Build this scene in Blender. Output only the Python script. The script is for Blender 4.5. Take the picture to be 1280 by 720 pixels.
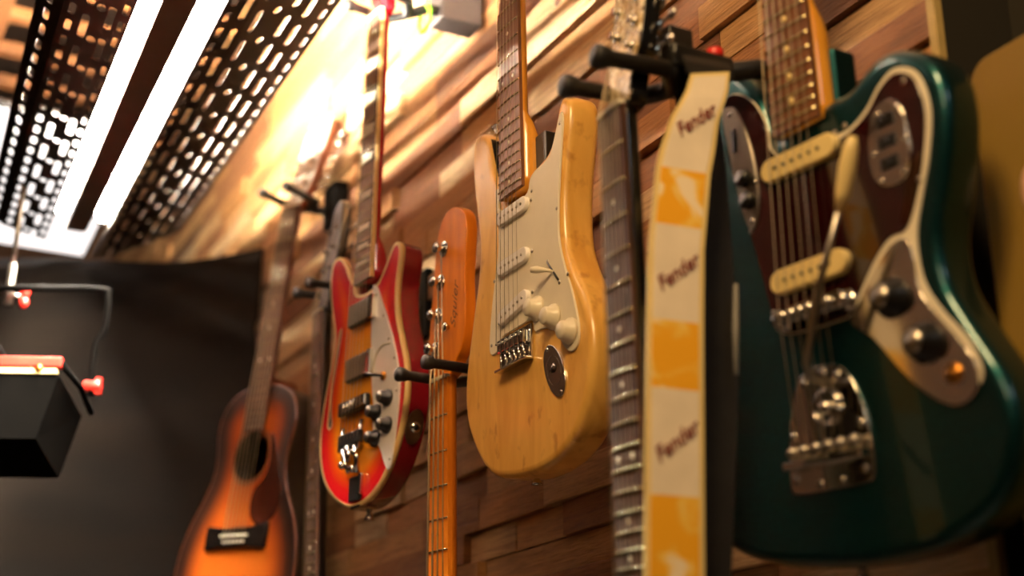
import bpy, bmesh, math, random
import numpy as np
from mathutils import Vector, Matrix
from mathutils.geometry import delaunay_2d_cdt

for o in list(bpy.data.objects): bpy.data.objects.remove(o)
random.seed(7)
SC = bpy.context.scene
C = SC.collection
Z0 = 1.35                      # camera height above the floor; the numbers below are relative to it
PI = math.pi

# ------------------------------------------------------------------ camera, world, lights, exposure
def norm(v): return v / np.linalg.norm(v)
F = 1750.0
def cam_matrix(f=F, vp=(-325.5, 981.1)):
    yc = norm(np.array([vp[0]-640, -(vp[1]-360), -f]))
    p = math.atan((vp[1]-360)/f)
    zc = np.array([0, math.cos(p), -math.sin(p)])
    zc = norm(zc - yc*(zc@yc))
    return np.array([np.cross(yc, zc), yc, zc])
R = cam_matrix()
cd = bpy.data.cameras.new('camera'); cam = bpy.data.objects.new('camera', cd); C.objects.link(cam)
mw = Matrix([list(R[i]) + [0] for i in range(3)] + [[0, 0, 0, 1]])
mw.translation = (0, 0, Z0)
cam.matrix_world = mw
cd.sensor_width = 36; cd.lens = F/1280*36; cd.clip_start = .05; cd.clip_end = 60
cd.dof.use_dof = True; cd.dof.focus_distance = 1.60; cd.dof.aperture_fstop = 2.7
SC.camera = cam

w = bpy.data.worlds.new('world'); SC.world = w; w.use_nodes = True
w.node_tree.nodes['Background'].inputs[0].default_value = (1, .62, .32, 1)
w.node_tree.nodes['Background'].inputs[1].default_value = .03

def area(name, loc, target, size, power, col, size_y=None):
    ld = bpy.data.lights.new(name, 'AREA'); ld.energy = power; ld.color = col
    ld.size = size
    if size_y: ld.shape = 'RECTANGLE'; ld.size_y = size_y
    o = bpy.data.objects.new(name, ld); C.objects.link(o)
    o.location = Vector(loc) + Vector((0, 0, Z0))
    o.rotation_euler = (Vector(target)-Vector(loc)).to_track_quat('-Z', 'Y').to_euler()
    return o
WARM = (1, .64, .29)
area('warm_ceiling_lamp', (-.15, .15, 1.32), (.75, 1.15, .55), .30, 19, WARM)
area('warm_fill', (-.9, -.6, 1.3), (.8, 1.2, .3), .5, 5, (1, .70, .40))  # warm fill added behind the camera, no lamp in view there
area('cool_area', (.25, -1.0, 1.25), (.9, .8, .35), .25, 1.5, (.85, .95, 1))  # weak cool area light behind the camera
vs = SC.view_settings
SC.display_settings.display_device = 'sRGB'
vs.view_transform = 'Standard'; vs.look = 'None'; vs.exposure = 0.0; vs.gamma = 1; vs.use_curve_mapping = False

# ------------------------------------------------------------------ materials
def lin(h):
    h = h.lstrip('#'); c = [int(h[i:i+2], 16)/255 for i in (0, 2, 4)]
    return tuple((x/12.92 if x < .04045 else ((x+.055)/1.055)**2.4) for x in c) + (1,)
MATS = {}
class NT:
    def __init__(s, name):
        s.m = bpy.data.materials.new(name); s.m.use_nodes = True; s.t = s.m.node_tree
        s.b = s.t.nodes['Principled BSDF']; MATS[name] = s.m
    def n(s, typ, **kw):
        x = s.t.nodes.new(typ)
        for k, v in kw.items():
            if k in x.inputs.keys(): x.inputs[k].default_value = v
            else: setattr(x, k, v)
        return x
    def l(s, a, b): s.t.links.new(a, b)
    def ramp(s, src, stops):
        r = s.n('ShaderNodeValToRGB'); e = r.color_ramp.elements
        while len(e) < len(stops): e.new(.5)
        for x, (p, c) in zip(e, stops): x.position = p; x.color = c if not isinstance(c, str) else lin(c)
        s.l(src, r.inputs[0]); return r
def mat(name, col, rough=.5, metal=0, var=.12, scale=30, bump=0, coat=0, col2=None, spec=None, stretch=(1, 1, 1), alpha=None):
    k = NT(name); b = k.b
    b.inputs['Roughness'].default_value = rough; b.inputs['Metallic'].default_value = metal
    if coat: b.inputs['Coat Weight'].default_value = coat; b.inputs['Coat Roughness'].default_value = .06
    if spec is not None: b.inputs['Specular IOR Level'].default_value = spec
    tc = k.n('ShaderNodeTexCoord'); mp = k.n('ShaderNodeMapping'); k.l(tc.outputs['Object'], mp.inputs[0])
    mp.inputs['Scale'].default_value = stretch
    no = k.n('ShaderNodeTexNoise', Scale=scale, Detail=5.0); k.l(mp.outputs[0], no.inputs['Vector'])
    c = lin(col); d = lin(col2) if col2 else tuple(x*(1-var*2) for x in c[:3]) + (1,)
    r = k.ramp(no.outputs['Fac'], [(.32, d), (.68, c)]); k.l(r.outputs[0], b.inputs['Base Color'])
    if bump:
        bp = k.n('ShaderNodeBump', Strength=bump, Distance=.002); k.l(no.outputs['Fac'], bp.inputs['Height']); k.l(bp.outputs[0], b.inputs['Normal'])
    return k.m
def emit(name, col, s):
    k = NT(name); k.b.inputs['Base Color'].default_value = lin(col); k.b.inputs['Emission Color'].default_value = lin(col); k.b.inputs['Emission Strength'].default_value = s
    return k.m
mat('chrome', 'd8d4cc', .12, 1, .05); mat('chrome_dull', 'b0a89a', .3, 1, .1)
mat('black_plastic', '0e0c0a', .38, 0, .2); mat('black_rubber', '14110e', .6, 0, .2, 60, .3)
mat('black_metal', '120f0d', .5, .0, .2)
mat('cream_plastic', 'e9dfc4', .3, 0, .03); mat('white_plastic', 'fbf6f0', .22, 0, .03, coat=.3)
mat('aged_cream', 'ecd38e', .35, 0, .05)
mat('binding_cream', 'efca84', .35, 0, .06)
mat('steel_string', 'b4a486', .4, .9, .05); mat('fret_metal', 'e9dcae', .25, 1, .05)
mat('rosewood', '4c3020', .7, 0, .2, 25, .1, col2='301d13', stretch=(8, 1, 8), spec=.2)
mat('rosewood_light', '7a4c2c', .45, 0, .2, 25, .1, col2='5a361e', stretch=(8, 1, 8))
mat('maple_orange', 'd87e1c', .4, 0, .1, 14, 0, .1, col2='c46a12', spec=.25, stretch=(6, 1, 6))
mat('maple_amber', 'eaa63a', .25, 0, .1, 14, 0, .5, col2='dc942a', stretch=(6, 1, 6))
mat('red_lacquer', 'a81420', .2, 0, .1, 8, 0, .4, col2='8c0c18')
mat('maroon_lacquer', '8a1420', .2, 0, .1, 8, 0, .8, col2='6c0c16')
mat('dark_brown_lacquer', '140905', .5, 0, .2, 12, 0, .1)
mat('neck_brown', '6a3214', .35, 0, .15, 12, 0, .3)
mat('black_gloss', '0b0908', .22, 0, .1, coat=.5)
mat('teal_metallic', '0a3c3e', .32, .85, .06, 200, 0, .5, col2='083436')
mat('tortoise', '300809', .12, 0, .3, 35, 0, .8, col2='1c0405')
mat('dark_tortoise', '4a1c0c', .25, 0, .3, 35, 0, .5, col2='2a0e06')
mat('grey_metal', '3a322e', .6, .1, .1); mat('green_plastic', '7ed02c', .4, 0, .05)
mat('red_plastic', 'e0281c', .35, 0, .1); mat('silver', 'b8b4a8', .3, .9, .1)
mat('fixture_metal', '2a1d14', .45, .4, .2, 20)
mat('spine_metal', '7a665a', .5, .2, .15, 10)
mat('frame_black', '100c09', .5, 0, .2); mat('glare_grey', 'a89c90', .25, .2, .1, coat=.5); mat('gold', 'd08c3a', .3, 1, .1)
mat('ink_red', '8c3c30', .6); mat('ink_dark', '3a2010', .6)
mat('leather_black', '171311', .55, 0, .3, 80, .3); mat('grey_strap', '8a8880', .6)
mat('olive_wall', '1e1805', .8, 0, .15, 4); mat('olive_panel', '8a6c1c', .7, 0, .1, 3)
mat('ceiling_dark', '34210f', .8, 0, .3, 3); mat('floor_brown', '3a2818', .6, 0, .2, 5)
mat('pale_trim', 'b49a5c', .6); mat('lattice_wood', '7c4c22', .6, 0, .25, 9, .2, stretch=(1, 1, 1))
mat('rail_wood', '26160b', .6, 0, .25, 9); mat('pink_cream', 'e0b090', .5)
mat('soundhole_dark', '120804', .8); mat('wall_dark', '5a3e28', .8)
emit('tube_glow', 'fff3e0', 1450); emit('panel_glow', 'fff6f2', 1.6)

def m_blonde():
    k = NT('blonde_wood'); b = k.b; b.inputs['Roughness'].default_value = .3; b.inputs['Coat Weight'].default_value = .35; b.inputs['Coat Roughness'].default_value = .15
    tc = k.n('ShaderNodeTexCoord'); mp = k.n('ShaderNodeMapping'); mp.inputs['Scale'].default_value = (10, 2.2, 10); k.l(tc.outputs['Object'], mp.inputs[0])
    n1 = k.n('ShaderNodeTexNoise', Scale=4.0, Detail=6.0, Distortion=.8); k.l(mp.outputs[0], n1.inputs['Vector'])
    r1 = k.ramp(n1.outputs['Fac'], [(.3, 'd69c42'), (.65, 'eab85c')])
    n2 = k.n('ShaderNodeTexNoise', Scale=34.0, Detail=3.0); mp2 = k.n('ShaderNodeMapping'); mp2.inputs['Scale'].default_value = (1.4, .8, 1); k.l(tc.outputs['Object'], mp2.inputs[0]); k.l(mp2.outputs[0], n2.inputs['Vector'])
    r2 = k.ramp(n2.outputs['Fac'], [(.0, (1, 1, 1, 1)), (.60, (1, 1, 1, 1)), (.70, (.5, .32, .18, 1))])
    mx = k.n('ShaderNodeMix', data_type='RGBA', blend_type='MULTIPLY'); mx.inputs[0].default_value = .55
    k.l(r1.outputs[0], mx.inputs[6]); k.l(r2.outputs[0], mx.inputs[7]); k.l(mx.outputs[2], b.inputs['Base Color'])
m_blonde()
MATS['panel_glow'].node_tree.nodes['Principled BSDF'].inputs['Base Color'].default_value = (.01, .01, .01, 1)
def m_burst(name, stops, rough=.2, coat=.45):
    k = NT(name); b = k.b; b.inputs['Roughness'].default_value = rough; b.inputs['Coat Weight'].default_value = coat; b.inputs['Coat Roughness'].default_value = .1; b.inputs['Specular IOR Level'].default_value = .3
    a = k.n('ShaderNodeAttribute', attribute_name='burst')
    tc = k.n('ShaderNodeTexCoord'); no = k.n('ShaderNodeTexNoise', Scale=9.0, Detail=3.0); k.l(tc.outputs['Object'], no.inputs['Vector'])
    ma = k.n('ShaderNodeMath', operation='MULTIPLY_ADD'); k.l(no.outputs['Fac'], ma.inputs[0]); ma.inputs[1].default_value = .12
    k.l(a.outputs['Fac'], ma.inputs[2])
    r = k.ramp(ma.outputs[0], stops); k.l(r.outputs[0], b.inputs['Base Color'])
m_burst('cherry_burst', [(.08, 'b80e1e'), (.28, 'cc1c1c'), (.45, 'e05010'), (.62, 'f08a18'), (.9, 'f09a20')])
m_burst('tobacco_burst', [(.16, '120703'), (.34, '341405'), (.54, '743008'), (.78, 'ac500e'), (1, 'b85a14')], .45, .08)
def m_pearl():
    k = NT('pearloid'); b = k.b; b.inputs['Roughness'].default_value = .25; b.inputs['Metallic'].default_value = .25
    tc = k.n('ShaderNodeTexCoord'); v = k.n('ShaderNodeTexVoronoi', Scale=170.0); k.l(tc.outputs['Object'], v.inputs['Vector'])
    r = k.ramp(v.outputs['Color'], [(.1, '5a452a'), (.45, 'b89a62'), (.85, 'fff2cc')]); k.l(r.outputs[0], b.inputs['Base Color'])
m_pearl()
def m_planks():
    k = NT('reclaimed_planks'); b = k.b; b.inputs['Roughness'].default_value = .68
    a = k.n('ShaderNodeAttribute', attribute_name='rnd')
    tc = k.n('ShaderNodeTexCoord'); mp = k.n('ShaderNodeMapping'); mp.inputs['Scale'].default_value = (1, 1, 14)
    ad = k.n('ShaderNodeVectorMath', operation='MULTIPLY_ADD'); k.l(a.outputs['Color'], ad.inputs[0]); ad.inputs[1].default_value = (13, 13, 13); k.l(tc.outputs['Object'], ad.inputs[2])
    k.l(ad.outputs[0], mp.inputs[0])
    n1 = k.n('ShaderNodeTexNoise', Scale=5.5, Detail=8.0, Roughness=.65, Distortion=.6); k.l(mp.outputs[0], n1.inputs['Vector'])
    n2 = k.n('ShaderNodeTexNoise', Scale=3.0, Detail=3.0); k.l(ad.outputs[0], n2.inputs['Vector'])
    sep = k.n('ShaderNodeSeparateColor'); k.l(a.outputs['Color'], sep.inputs[0])
    base = k.ramp(sep.outputs[0], [(0, '6a4528'), (.2, '946036'), (.42, 'b07a42'), (.65, 'c2925a'), (.82, 'cea068'), (1, 'dcbc90')])
    g = k.ramp(n1.outputs['Fac'], [(.3, (.42, .36, .32, 1)), (.5, (.9, .9, .9, 1)), (.7, (1.12, 1.1, 1.08, 1))])
    mx = k.n('ShaderNodeMix', data_type='RGBA', blend_type='MULTIPLY'); mx.inputs[0].default_value = .85
    k.l(base.outputs[0], mx.inputs[6]); k.l(g.outputs[0], mx.inputs[7])
    g2 = k.ramp(n2.outputs['Fac'], [(.3, (.6, .58, .56, 1)), (.6, (1, 1, 1, 1))])
    m2 = k.n('ShaderNodeMix', data_type='RGBA', blend_type='MULTIPLY'); m2.inputs[0].default_value = .6
    k.l(mx.outputs[2], m2.inputs[6]); k.l(g2.outputs[0], m2.inputs[7]); k.l(m2.outputs[2], b.inputs['Base Color'])
    mp3 = k.n('ShaderNodeMapping'); mp3.inputs['Scale'].default_value = (10, 6, 90); k.l(ad.outputs[0], mp3.inputs[0])
    n3 = k.n('ShaderNodeTexNoise', Scale=4.0, Detail=6.0, Roughness=.7); k.l(mp3.outputs[0], n3.inputs['Vector'])
    g3 = k.ramp(n3.outputs['Fac'], [(.36, (.62, .56, .5, 1)), (.52, (1, 1, 1, 1))])
    m3 = k.n('ShaderNodeMix', data_type='RGBA', blend_type='MULTIPLY'); m3.inputs[0].default_value = .7
    k.l(m2.outputs[2], m3.inputs[6]); k.l(g3.outputs[0], m3.inputs[7]); k.l(m3.outputs[2], b.inputs['Base Color'])
    hs = k.n('ShaderNodeMath', operation='ADD'); k.l(n1.outputs['Fac'], hs.inputs[0]); k.l(n3.outputs['Fac'], hs.inputs[1])
    bp = k.n('ShaderNodeBump', Strength=.7, Distance=.004); k.l(hs.outputs[0], bp.inputs['Height']); k.l(bp.outputs[0], b.inputs['Normal'])
m_planks()
def m_cloth():
    k = NT('black_sheet'); b = k.b; b.inputs['Roughness'].default_value = .65; b.inputs['Specular IOR Level'].default_value = .06
    b.inputs['Base Color'].default_value = lin('231b15')
    tc = k.n('ShaderNodeTexCoord'); mp = k.n('ShaderNodeMapping'); mp.inputs['Scale'].default_value = (2, 2, 7); k.l(tc.outputs['Object'], mp.inputs[0])
    n = k.n('ShaderNodeTexNoise', Scale=1.6, Detail=7.0); k.l(mp.outputs[0], n.inputs['Vector'])
    r = k.ramp(n.outputs['Fac'], [(.35, '090604'), (.7, '120c07')]); k.l(r.outputs[0], b.inputs['Base Color'])
    bp = k.n('ShaderNodeBump', Strength=.25, Distance=.012); k.l(n.outputs['Fac'], bp.inputs['Height']); k.l(bp.outputs[0], b.inputs['Normal'])
m_cloth()
def m_yellow():
    k = NT('yellow_print'); b = k.b; b.inputs['Roughness'].default_value = .7
    tc = k.n('ShaderNodeTexCoord'); v = k.n('ShaderNodeTexNoise', Scale=26.0, Detail=2.0, Distortion=1.0); k.l(tc.outputs['Object'], v.inputs['Vector'])
    r = k.ramp(v.outputs['Fac'], [(.50, 'f2ae10'), (.58, 'f4c850'), (.66, 'f4e2c0')]); k.l(r.outputs[0], b.inputs['Base Color'])
m_yellow()
mat('white_print', 'f2e4cc', .7, 0, .06, 30)

# ------------------------------------------------------------------ mesh helpers
class MB:
    """collects shapes and links them as one mesh object"""
    def __init__(s): s.v = []; s.f = []; s.mi = []; s.sm = []; s.mats = []
    def m(s, name):
        if name not in s.mats: s.mats.append(name)
        return s.mats.index(name)
    def add(s, vs, fs, mt, smooth=False):
        o = len(s.v); s.v += [tuple(float(c) for c in x) for x in vs]; i = s.m(mt)
        for f in fs: s.f.append([a+o for a in f]); s.mi.append(i); s.sm.append(smooth)
        return s
    def box(s, lo, hi, mt, bev=0, M=None):
        lo = np.array(lo, float); hi = np.array(hi, float); c = (lo+hi)/2; h = (hi-lo)/2
        bev = min(bev, min(h)*.95)
        if bev <= 0:
            vs = [c + h*np.array([a, b, d]) for a in (-1, 1) for b in (-1, 1) for d in (-1, 1)]
            fs = [(0, 1, 3, 2), (4, 6, 7, 5), (0, 4, 5, 1), (2, 3, 7, 6), (0, 2, 6, 4), (1, 5, 7, 3)]
        else:
            bm = bmesh.new(); bmesh.ops.create_cube(bm, size=2)
            for q in bm.verts: q.co = Vector((q.co.x*h[0], q.co.y*h[1], q.co.z*h[2]))
            bmesh.ops.bevel(bm, geom=bm.edges[:], offset=bev, segments=3, affect='EDGES', profile=.6)
            bm.verts.index_update()
            vs = [c+np.array(q.co) for q in bm.verts]; fs = [[q.index for q in f.verts] for f in bm.faces]; bm.free()
        if M is not None: vs = [M@Vector(x) for x in vs]
        return s.add(vs, fs, mt, False)
    def tube(s, pts, rad, mt, n=12, caps=True, flat=None):
        pts = [np.array(p, float) for p in pts]
        if not hasattr(rad, '__len__'): rad = [rad]*len(pts)
        rings = []; up = None
        for i, p in enumerate(pts):
            t = norm(pts[min(i+1, len(pts)-1)] - pts[max(i-1, 0)])
            if up is None:
                a = np.array([0, 0, 1.]) if abs(t[2]) < .9 else np.array([1., 0, 0]); up = norm(np.cross(t, a))
            up = norm(up - t*(up@t)); sd = np.cross(t, up)
            rings.append([p + rad[i]*(math.cos(2*PI*j/n)*up + math.sin(2*PI*j/n)*sd*(flat or 1)) for j in range(n)])
        vs = [x for r in rings for x in r]; fs = []
        for i in range(len(pts)-1):
            for j in range(n): fs.append((i*n+j, i*n+(j+1) % n, (i+1)*n+(j+1) % n, (i+1)*n+j))
        if caps: fs += [tuple(range(n))[::-1], tuple((len(pts)-1)*n+j for j in range(n))]
        return s.add(vs, fs, mt, True)
    def cyl(s, a, b, r, mt, n=20, r2=None, bev=0):
        a = np.array(a, float); b = np.array(b, float); r2 = r if r2 is None else r2; t = norm(b-a)
        if bev: return s.tube([a, a, a+t*bev, b-t*bev, b, b], [0.0001, r-bev, r, r2, r2-bev, .0001], mt, n) if False else s.tube([a, a+t*bev*.3, a+t*bev, b-t*bev, b-t*bev*.3, b], [r-bev, r-bev*.3, r, r2, r2-bev*.3, r2-bev], mt, n)
        return s.tube([a, b], [r, r2], mt, n)
    def ball(s, c, r, mt, n=12, sc=(1, 1, 1)):
        c = np.array(c, float); vs = []; fs = []; k = n//2
        for i in range(k+1):
            t = PI*i/k
            for j in range(n): vs.append(c + r*np.array([math.sin(t)*math.cos(2*PI*j/n)*sc[0], math.sin(t)*math.sin(2*PI*j/n)*sc[1], math.cos(t)*sc[2]]))
        for i in range(k):
            for j in range(n): fs.append((i*n+j, (i+1)*n+j, (i+1)*n+(j+1) % n, i*n+(j+1) % n))
        return s.add(vs, fs, mt, True)
    def slab(s, out, w0, w1, mt, r0=0, r1=0, seg=4, mside=None):
        """closed outline (2D), front plane w1, back plane w0, edge radii"""
        out = np.array(out, float); n = len(out); nr = normals(out); prof = []
        for i in range(seg+1 if r1 else 1):
            a = PI/2*i/seg if r1 else 0; prof.append((r1*(1-math.sin(a)), w1-r1*(1-math.cos(a))) if r1 else (0, w1))
        for i in range(seg+1 if r0 else 1):
            a = PI/2*(1-i/seg) if r0 else 0; prof.append((r0*(1-math.sin(a)), w0+r0*(1-math.cos(a))) if r0 else (0, w0))
        vs = []; fs = []
        for ins, wz in prof:
            q = out-nr*ins
            vs += [(x, y, wz) for x, y in q]
        k = len(prof)
        for i in range(k-1):
            for j in range(n): fs.append((i*n+j, (i+1)*n+j, (i+1)*n+(j+1) % n, i*n+(j+1) % n))
        s.add(vs, fs, mside or mt, True)
        s.add([vs[j] for j in range(n)], [tuple(range(n))], mt); s.add([vs[(k-1)*n+j] for j in range(n)], [tuple(range(n))[::-1]], mt)
        return s
    def build(s, name, parent=None, M=None, autosmooth=True):
        me = bpy.data.meshes.new(name); me.from_pydata(s.v, [], s.f)
        for x in s.mats: me.materials.append(MATS[x])
        me.polygons.foreach_set('material_index', s.mi); me.polygons.foreach_set('use_smooth', s.sm)
        me.update()
        o = bpy.data.objects.new(name, me); C.objects.link(o)
        if parent: o.parent = parent
        if M is not None: o.matrix_local = M
        return o
def normals(out):
    n = len(out); t = np.roll(out, -1, 0)-np.roll(out, 1, 0); t /= np.linalg.norm(t, axis=1)[:, None]+1e-12
    ar = .5*np.sum(out[:, 0]*np.roll(out[:, 1], -1)-np.roll(out[:, 0], -1)*out[:, 1])
    nn = np.stack([t[:, 1], -t[:, 0]], 1)
    return nn if ar > 0 else -nn
def smooth(pts, n=120, closed=True, sharp=()):
    """Catmull-Rom through pts (mm) -> n points in metres"""
    P = [np.array(p, float) for p in pts]; k = len(P); out = []; m = k if closed else k-1
    for i in range(m):
        g = (lambda j: P[j % k]) if closed else (lambda j: P[min(max(j, 0), k-1)])
        p0, p1, p2, p3 = g(i-1), g(i), g(i+1), g(i+2)
        for t in np.linspace(0, 1, 10, endpoint=False):
            out.append(.5*((2*p1)+(-p0+p2)*t+(2*p0-5*p1+4*p2-p3)*t*t+(-p0+3*p1-3*p2+p3)*t**3))
    if not closed: out.append(P[-1])
    out = np.array(out)
    q = np.vstack([out, out[:1]]) if closed else out
    d = np.r_[0, np.cumsum(np.linalg.norm(np.diff(q, axis=0), axis=1))]
    tt = np.linspace(0, d[-1], n, endpoint=not closed)
    return np.stack([np.interp(tt, d, q[:, 0]), np.interp(tt, d, q[:, 1])], 1)/1000
def circle(cx, cy, r, n=32, ry=None, rot=0):
    a = np.linspace(0, 2*PI, n, endpoint=False); x = r*np.cos(a); y = (ry or r)*np.sin(a)
    return np.stack([cx+x*math.cos(rot)-y*math.sin(rot), cy+x*math.sin(rot)+y*math.cos(rot)], 1)/1000
def mm(*a): return tuple(x/1000 for x in a)
def rod(wv):
    t = np.linalg.norm(wv)
    if t < 1e-12: return np.eye(3)
    k = wv/t; K = np.array([[0, -k[2], k[1]], [k[2], 0, -k[0]], [-k[1], k[0], 0]])
    return np.eye(3)+math.sin(t)*K+(1-math.cos(t))*K@K
BASE = np.array([[0, 0, -1], [-1, 0, 0], [0, 1, 0]], float)
def pose(t, deg):
    m = rod(np.radians(np.array(deg, float))) @ BASE
    M = Matrix([list(m[i])+[t[i]] for i in range(3)]+[[0, 0, 0, 1]]); M[2][3] += Z0
    return M
def tag(o, label, cat, group=None):
    o['label'] = label; o['category'] = cat
    if group: o['group'] = group
    return o
def thing(name, label, cat, M=None, group=None):
    o = bpy.data.objects.new(name, None); C.objects.link(o); o.empty_display_size = .05
    if M is not None: o.matrix_world = M
    return tag(o, label, cat, group)
def W(x, y, z): return Vector((x, y, z+Z0))
TW = Matrix.Translation((0, 0, Z0))

def burst_front(name, out, wf, mt, parent, holes=(), step=.007, arch=0):
    """front face as a fine triangulation that stores each point's distance to the rim"""
    out = np.array(out); n = len(out); verts = [Vector(p) for p in out]; edges = [(i, (i+1) % n) for i in range(n)]
    for h in holes:
        o = len(verts); verts += [Vector(p) for p in h]; edges += [(o+i, o+(i+1) % len(h)) for i in range(len(h))]
    lo = out.min(0); hi = out.max(0)
    def inside(p, poly):
        x, y = p; c = False; j = len(poly)-1
        for i in range(len(poly)):
            if (poly[i][1] > y) != (poly[j][1] > y) and x < (poly[j][0]-poly[i][0])*(y-poly[i][1])/(poly[j][1]-poly[i][1])+poly[i][0]: c = not c
            j = i
        return c
    for x in np.arange(lo[0], hi[0], step):
        for y in np.arange(lo[1], hi[1], step):
            if inside((x, y), out) and np.min(np.linalg.norm(out-[x, y], axis=1)) > step*.5: verts.append(Vector((x, y)))
    r = delaunay_2d_cdt(verts, edges, [], 1, 1e-7)
    vs = [(v.x, v.y, wf) for v in r[0]]; fs = []
    for f in r[2]:
        c = sum((r[0][i] for i in f), Vector((0, 0)))/len(f)
        if any(inside(c, h) for h in holes) or not inside(c, out): continue
        fs.append(tuple(f))
    d = [float(np.min(np.linalg.norm(out-[v.x, v.y], axis=1))) for v in r[0]]
    b = MB(); b.add([(x, y, z+arch*min(dd/.06, 1)) for (x, y, z), dd in zip(vs, d)], fs, mt, True); o = b.build(name, parent)
    at = o.data.attributes.new('burst', 'FLOAT', 'POINT'); at.data.foreach_set('value', [min(dd/.09, 1) for dd in d])
    return o

# ------------------------------------------------------------------ guitar part helpers (frame: u across, v along the neck, w out of the face; mm)
def fr(s, n): return s/2**(n/12)
def neck_parts(root, scale, nfret, end, nutw, endw, board, neckm, inlay=None, dots=(), wb=9, back=-14, headv=None, bind=None, heel=None, first=0, vmin=None, inlay_r=3.2, vend_neck=None):
    def hw(v): return (nutw+(endw-nutw)*(scale-v)/(scale-end))/2
    vb = end if vmin is None else vmin
    b = MB(); pts = [(-hw(vb), vb), (hw(vb), vb), (hw(scale), scale), (-hw(scale), scale)]
    # rounded back of the neck: half ellipse section swept along v
    stn = []; ve = vb if vend_neck is None else vend_neck
    for v in np.linspace(ve, scale+4, 34):
        h = hw(v)-.6; hk = min(max((heel+14-v)/28, 0), 1) if heel else 0; dep = back - 7*hk; flatk = 2.0+6*hk
        ring = []
        for a in np.linspace(0, PI, 15):
            c, s = math.cos(a), math.sin(a)
            ring.append((-h*np.sign(c)*abs(c)**(2/flatk), v, (wb-5)+(dep-(wb-5))*abs(s)**(2/flatk)))
        stn.append(ring)
    vs = [mm(*p) for r in stn for p in r]; k = 15; fs = []
    for i in range(len(stn)-1):
        for j in range(k): fs.append((i*k+j, i*k+(j+1) % k, (i+1)*k+(j+1) % k, (i+1)*k+j))
    fs += [tuple(range(k))[::-1], tuple((len(stn)-1)*k+j for j in range(k))]
    b.add(vs, fs, neckm, True); b.build('neck', root)
    q = MB(); sec = [(vb, hw(vb)), (scale, hw(scale))]; vs = []; 
    for v, h in sec:
        for x in np.linspace(-h, h, 9): vs.append(mm(x, v, wb-1.2*(x/h)**2))
        vs += [mm(h, v, wb-5.5), mm(-h, v, wb-5.5)]
    k = 11; fs = [(j, (j+1) % k, k+(j+1) % k, k+j) for j in range(k)]+[tuple(range(k))[::-1], tuple(range(k, 2*k))]
    q.add(vs, fs, board, False); fb = q.build('fretboard', root)
    for i in range(1, nfret+1):
        v = fr(scale, i)
        if v < vb+1: break
        h = hw(v)-.3; m = MB(); pts = [mm(x, v, wb+.35-1.2*(x/h)**2) for x in np.linspace(-h, h, 7)]
        m.tube(pts, .0013, 'fret_metal', 6); m.build('fret', fb)
    for d in dots:
        v = (fr(scale, d)+fr(scale, d-1))/2
        if v < vb: continue
        for x in ((-hw(v)*.5, hw(v)*.5) if d in (12, 24) else (0,)):
            m = MB(); m.cyl(mm(x, v, wb-.6), mm(x, v, wb+.25), inlay_r/1000, inlay, 14); m.build('inlay_dot', fb)
    if bind:
        m = MB()
        for sx in (-1, 1):
            a = [mm(sx*(hw(v)+.2), v, z) for v, z in ((vb, wb-1.0), (scale, wb-1.0), (scale, wb-6.2), (vb, wb-6.2))]
            c = [mm(sx*(hw(v)-1.9), v, z) for v, z in ((vb, wb-.2), (scale, wb-.2), (scale, wb-6.0), (vb, wb-6.0))]
            m.add(a+c, [(0, 1, 2, 3), (4, 7, 6, 5), (0, 4, 5, 1), (1, 5, 6, 2), (2, 6, 7, 3), (3, 7, 4, 0)], bind)
        m.build('binding', root)
    m = MB(); h = hw(scale); m.box(mm(-h, scale-1, wb-5), mm(h, scale+3.5, wb+1.6), 'cream_plastic', .0006); m.build('nut', root)
    return hw
def strings(root, scale, nutw, bridgew, n, w_nut, w_br, vbr=0, posts=None, rad=None, vbot=None, wbot=None):
    for i in range(n):
        t = i/(n-1)-.5; r = (.00048-.00026*i/(n-1)) if rad is None else rad*(1.3-.6*i/(n-1))
        pts = []
        if vbot is not None: pts.append(mm(t*bridgew*.95, vbot, wbot))
        pts += [mm(t*bridgew, vbr, w_br), mm(t*nutw, scale+1, w_nut)]
        if posts: pts.append(mm(*posts[i]))
        m = MB(); m.tube(pts, r, 'steel_string', 6); m.build('string', root)
def tuner(root, u, v, w, side, kn=17, post=7, lab=None, big=1.0, button='chrome', backw=None):
    """post through the headstock face, gear housing behind, button to the side"""
    bw = w-16 if backw is None else backw
    b = MB(); b.cyl(mm(u, v, w), mm(u, v, w+2), .0055*big, 'chrome', 18, bev=.0006)
    b.tube([mm(u, v, w+1.5), mm(u, v, w+post*.5), mm(u, v, w+post*.75), mm(u, v, w+post)], [.0034*big, .0026*big, .0038*big, .0036*big], 'chrome', 14)
    b.box(mm(u-8*big, v-7*big, bw-9), mm(u+8*big, v+7*big, bw), 'chrome', .002)
    b.tube([mm(u+side*6, v, bw-5), mm(u+side*kn, v, bw-5)], .0018*big, 'chrome', 8)
    b.ball(mm(u+side*(kn+6*big), v, bw-5), .0075*big, button, 12, (.9, .75 if big < 1.3 else 1.1, .42))
    return b.build('tuning_peg', root)
def knob(root, u, v, w, r, h, mt, skirt=True, name='knob', cap=None):
    b = MB(); z = w
    if skirt: b.tube([mm(u, v, z), mm(u, v, z+h*.22), mm(u, v, z+h*.42), mm(u, v, z+h*.9), mm(u, v, z+h)], [r*1.3/1000, r*1.25/1000, r*.95/1000, r*.86/1000, r*.76/1000], mt, 24)
    else: b.tube([mm(u, v, z), mm(u, v, z+h*.9), mm(u, v, z+h)], [r/1000, r*.92/1000, r*.8/1000], mt, 24)
    if cap: b.cyl(mm(u, v, z+h), mm(u, v, z+h+.6), r*.72/1000, cap, 20)
    return b.build(name, root)
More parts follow.
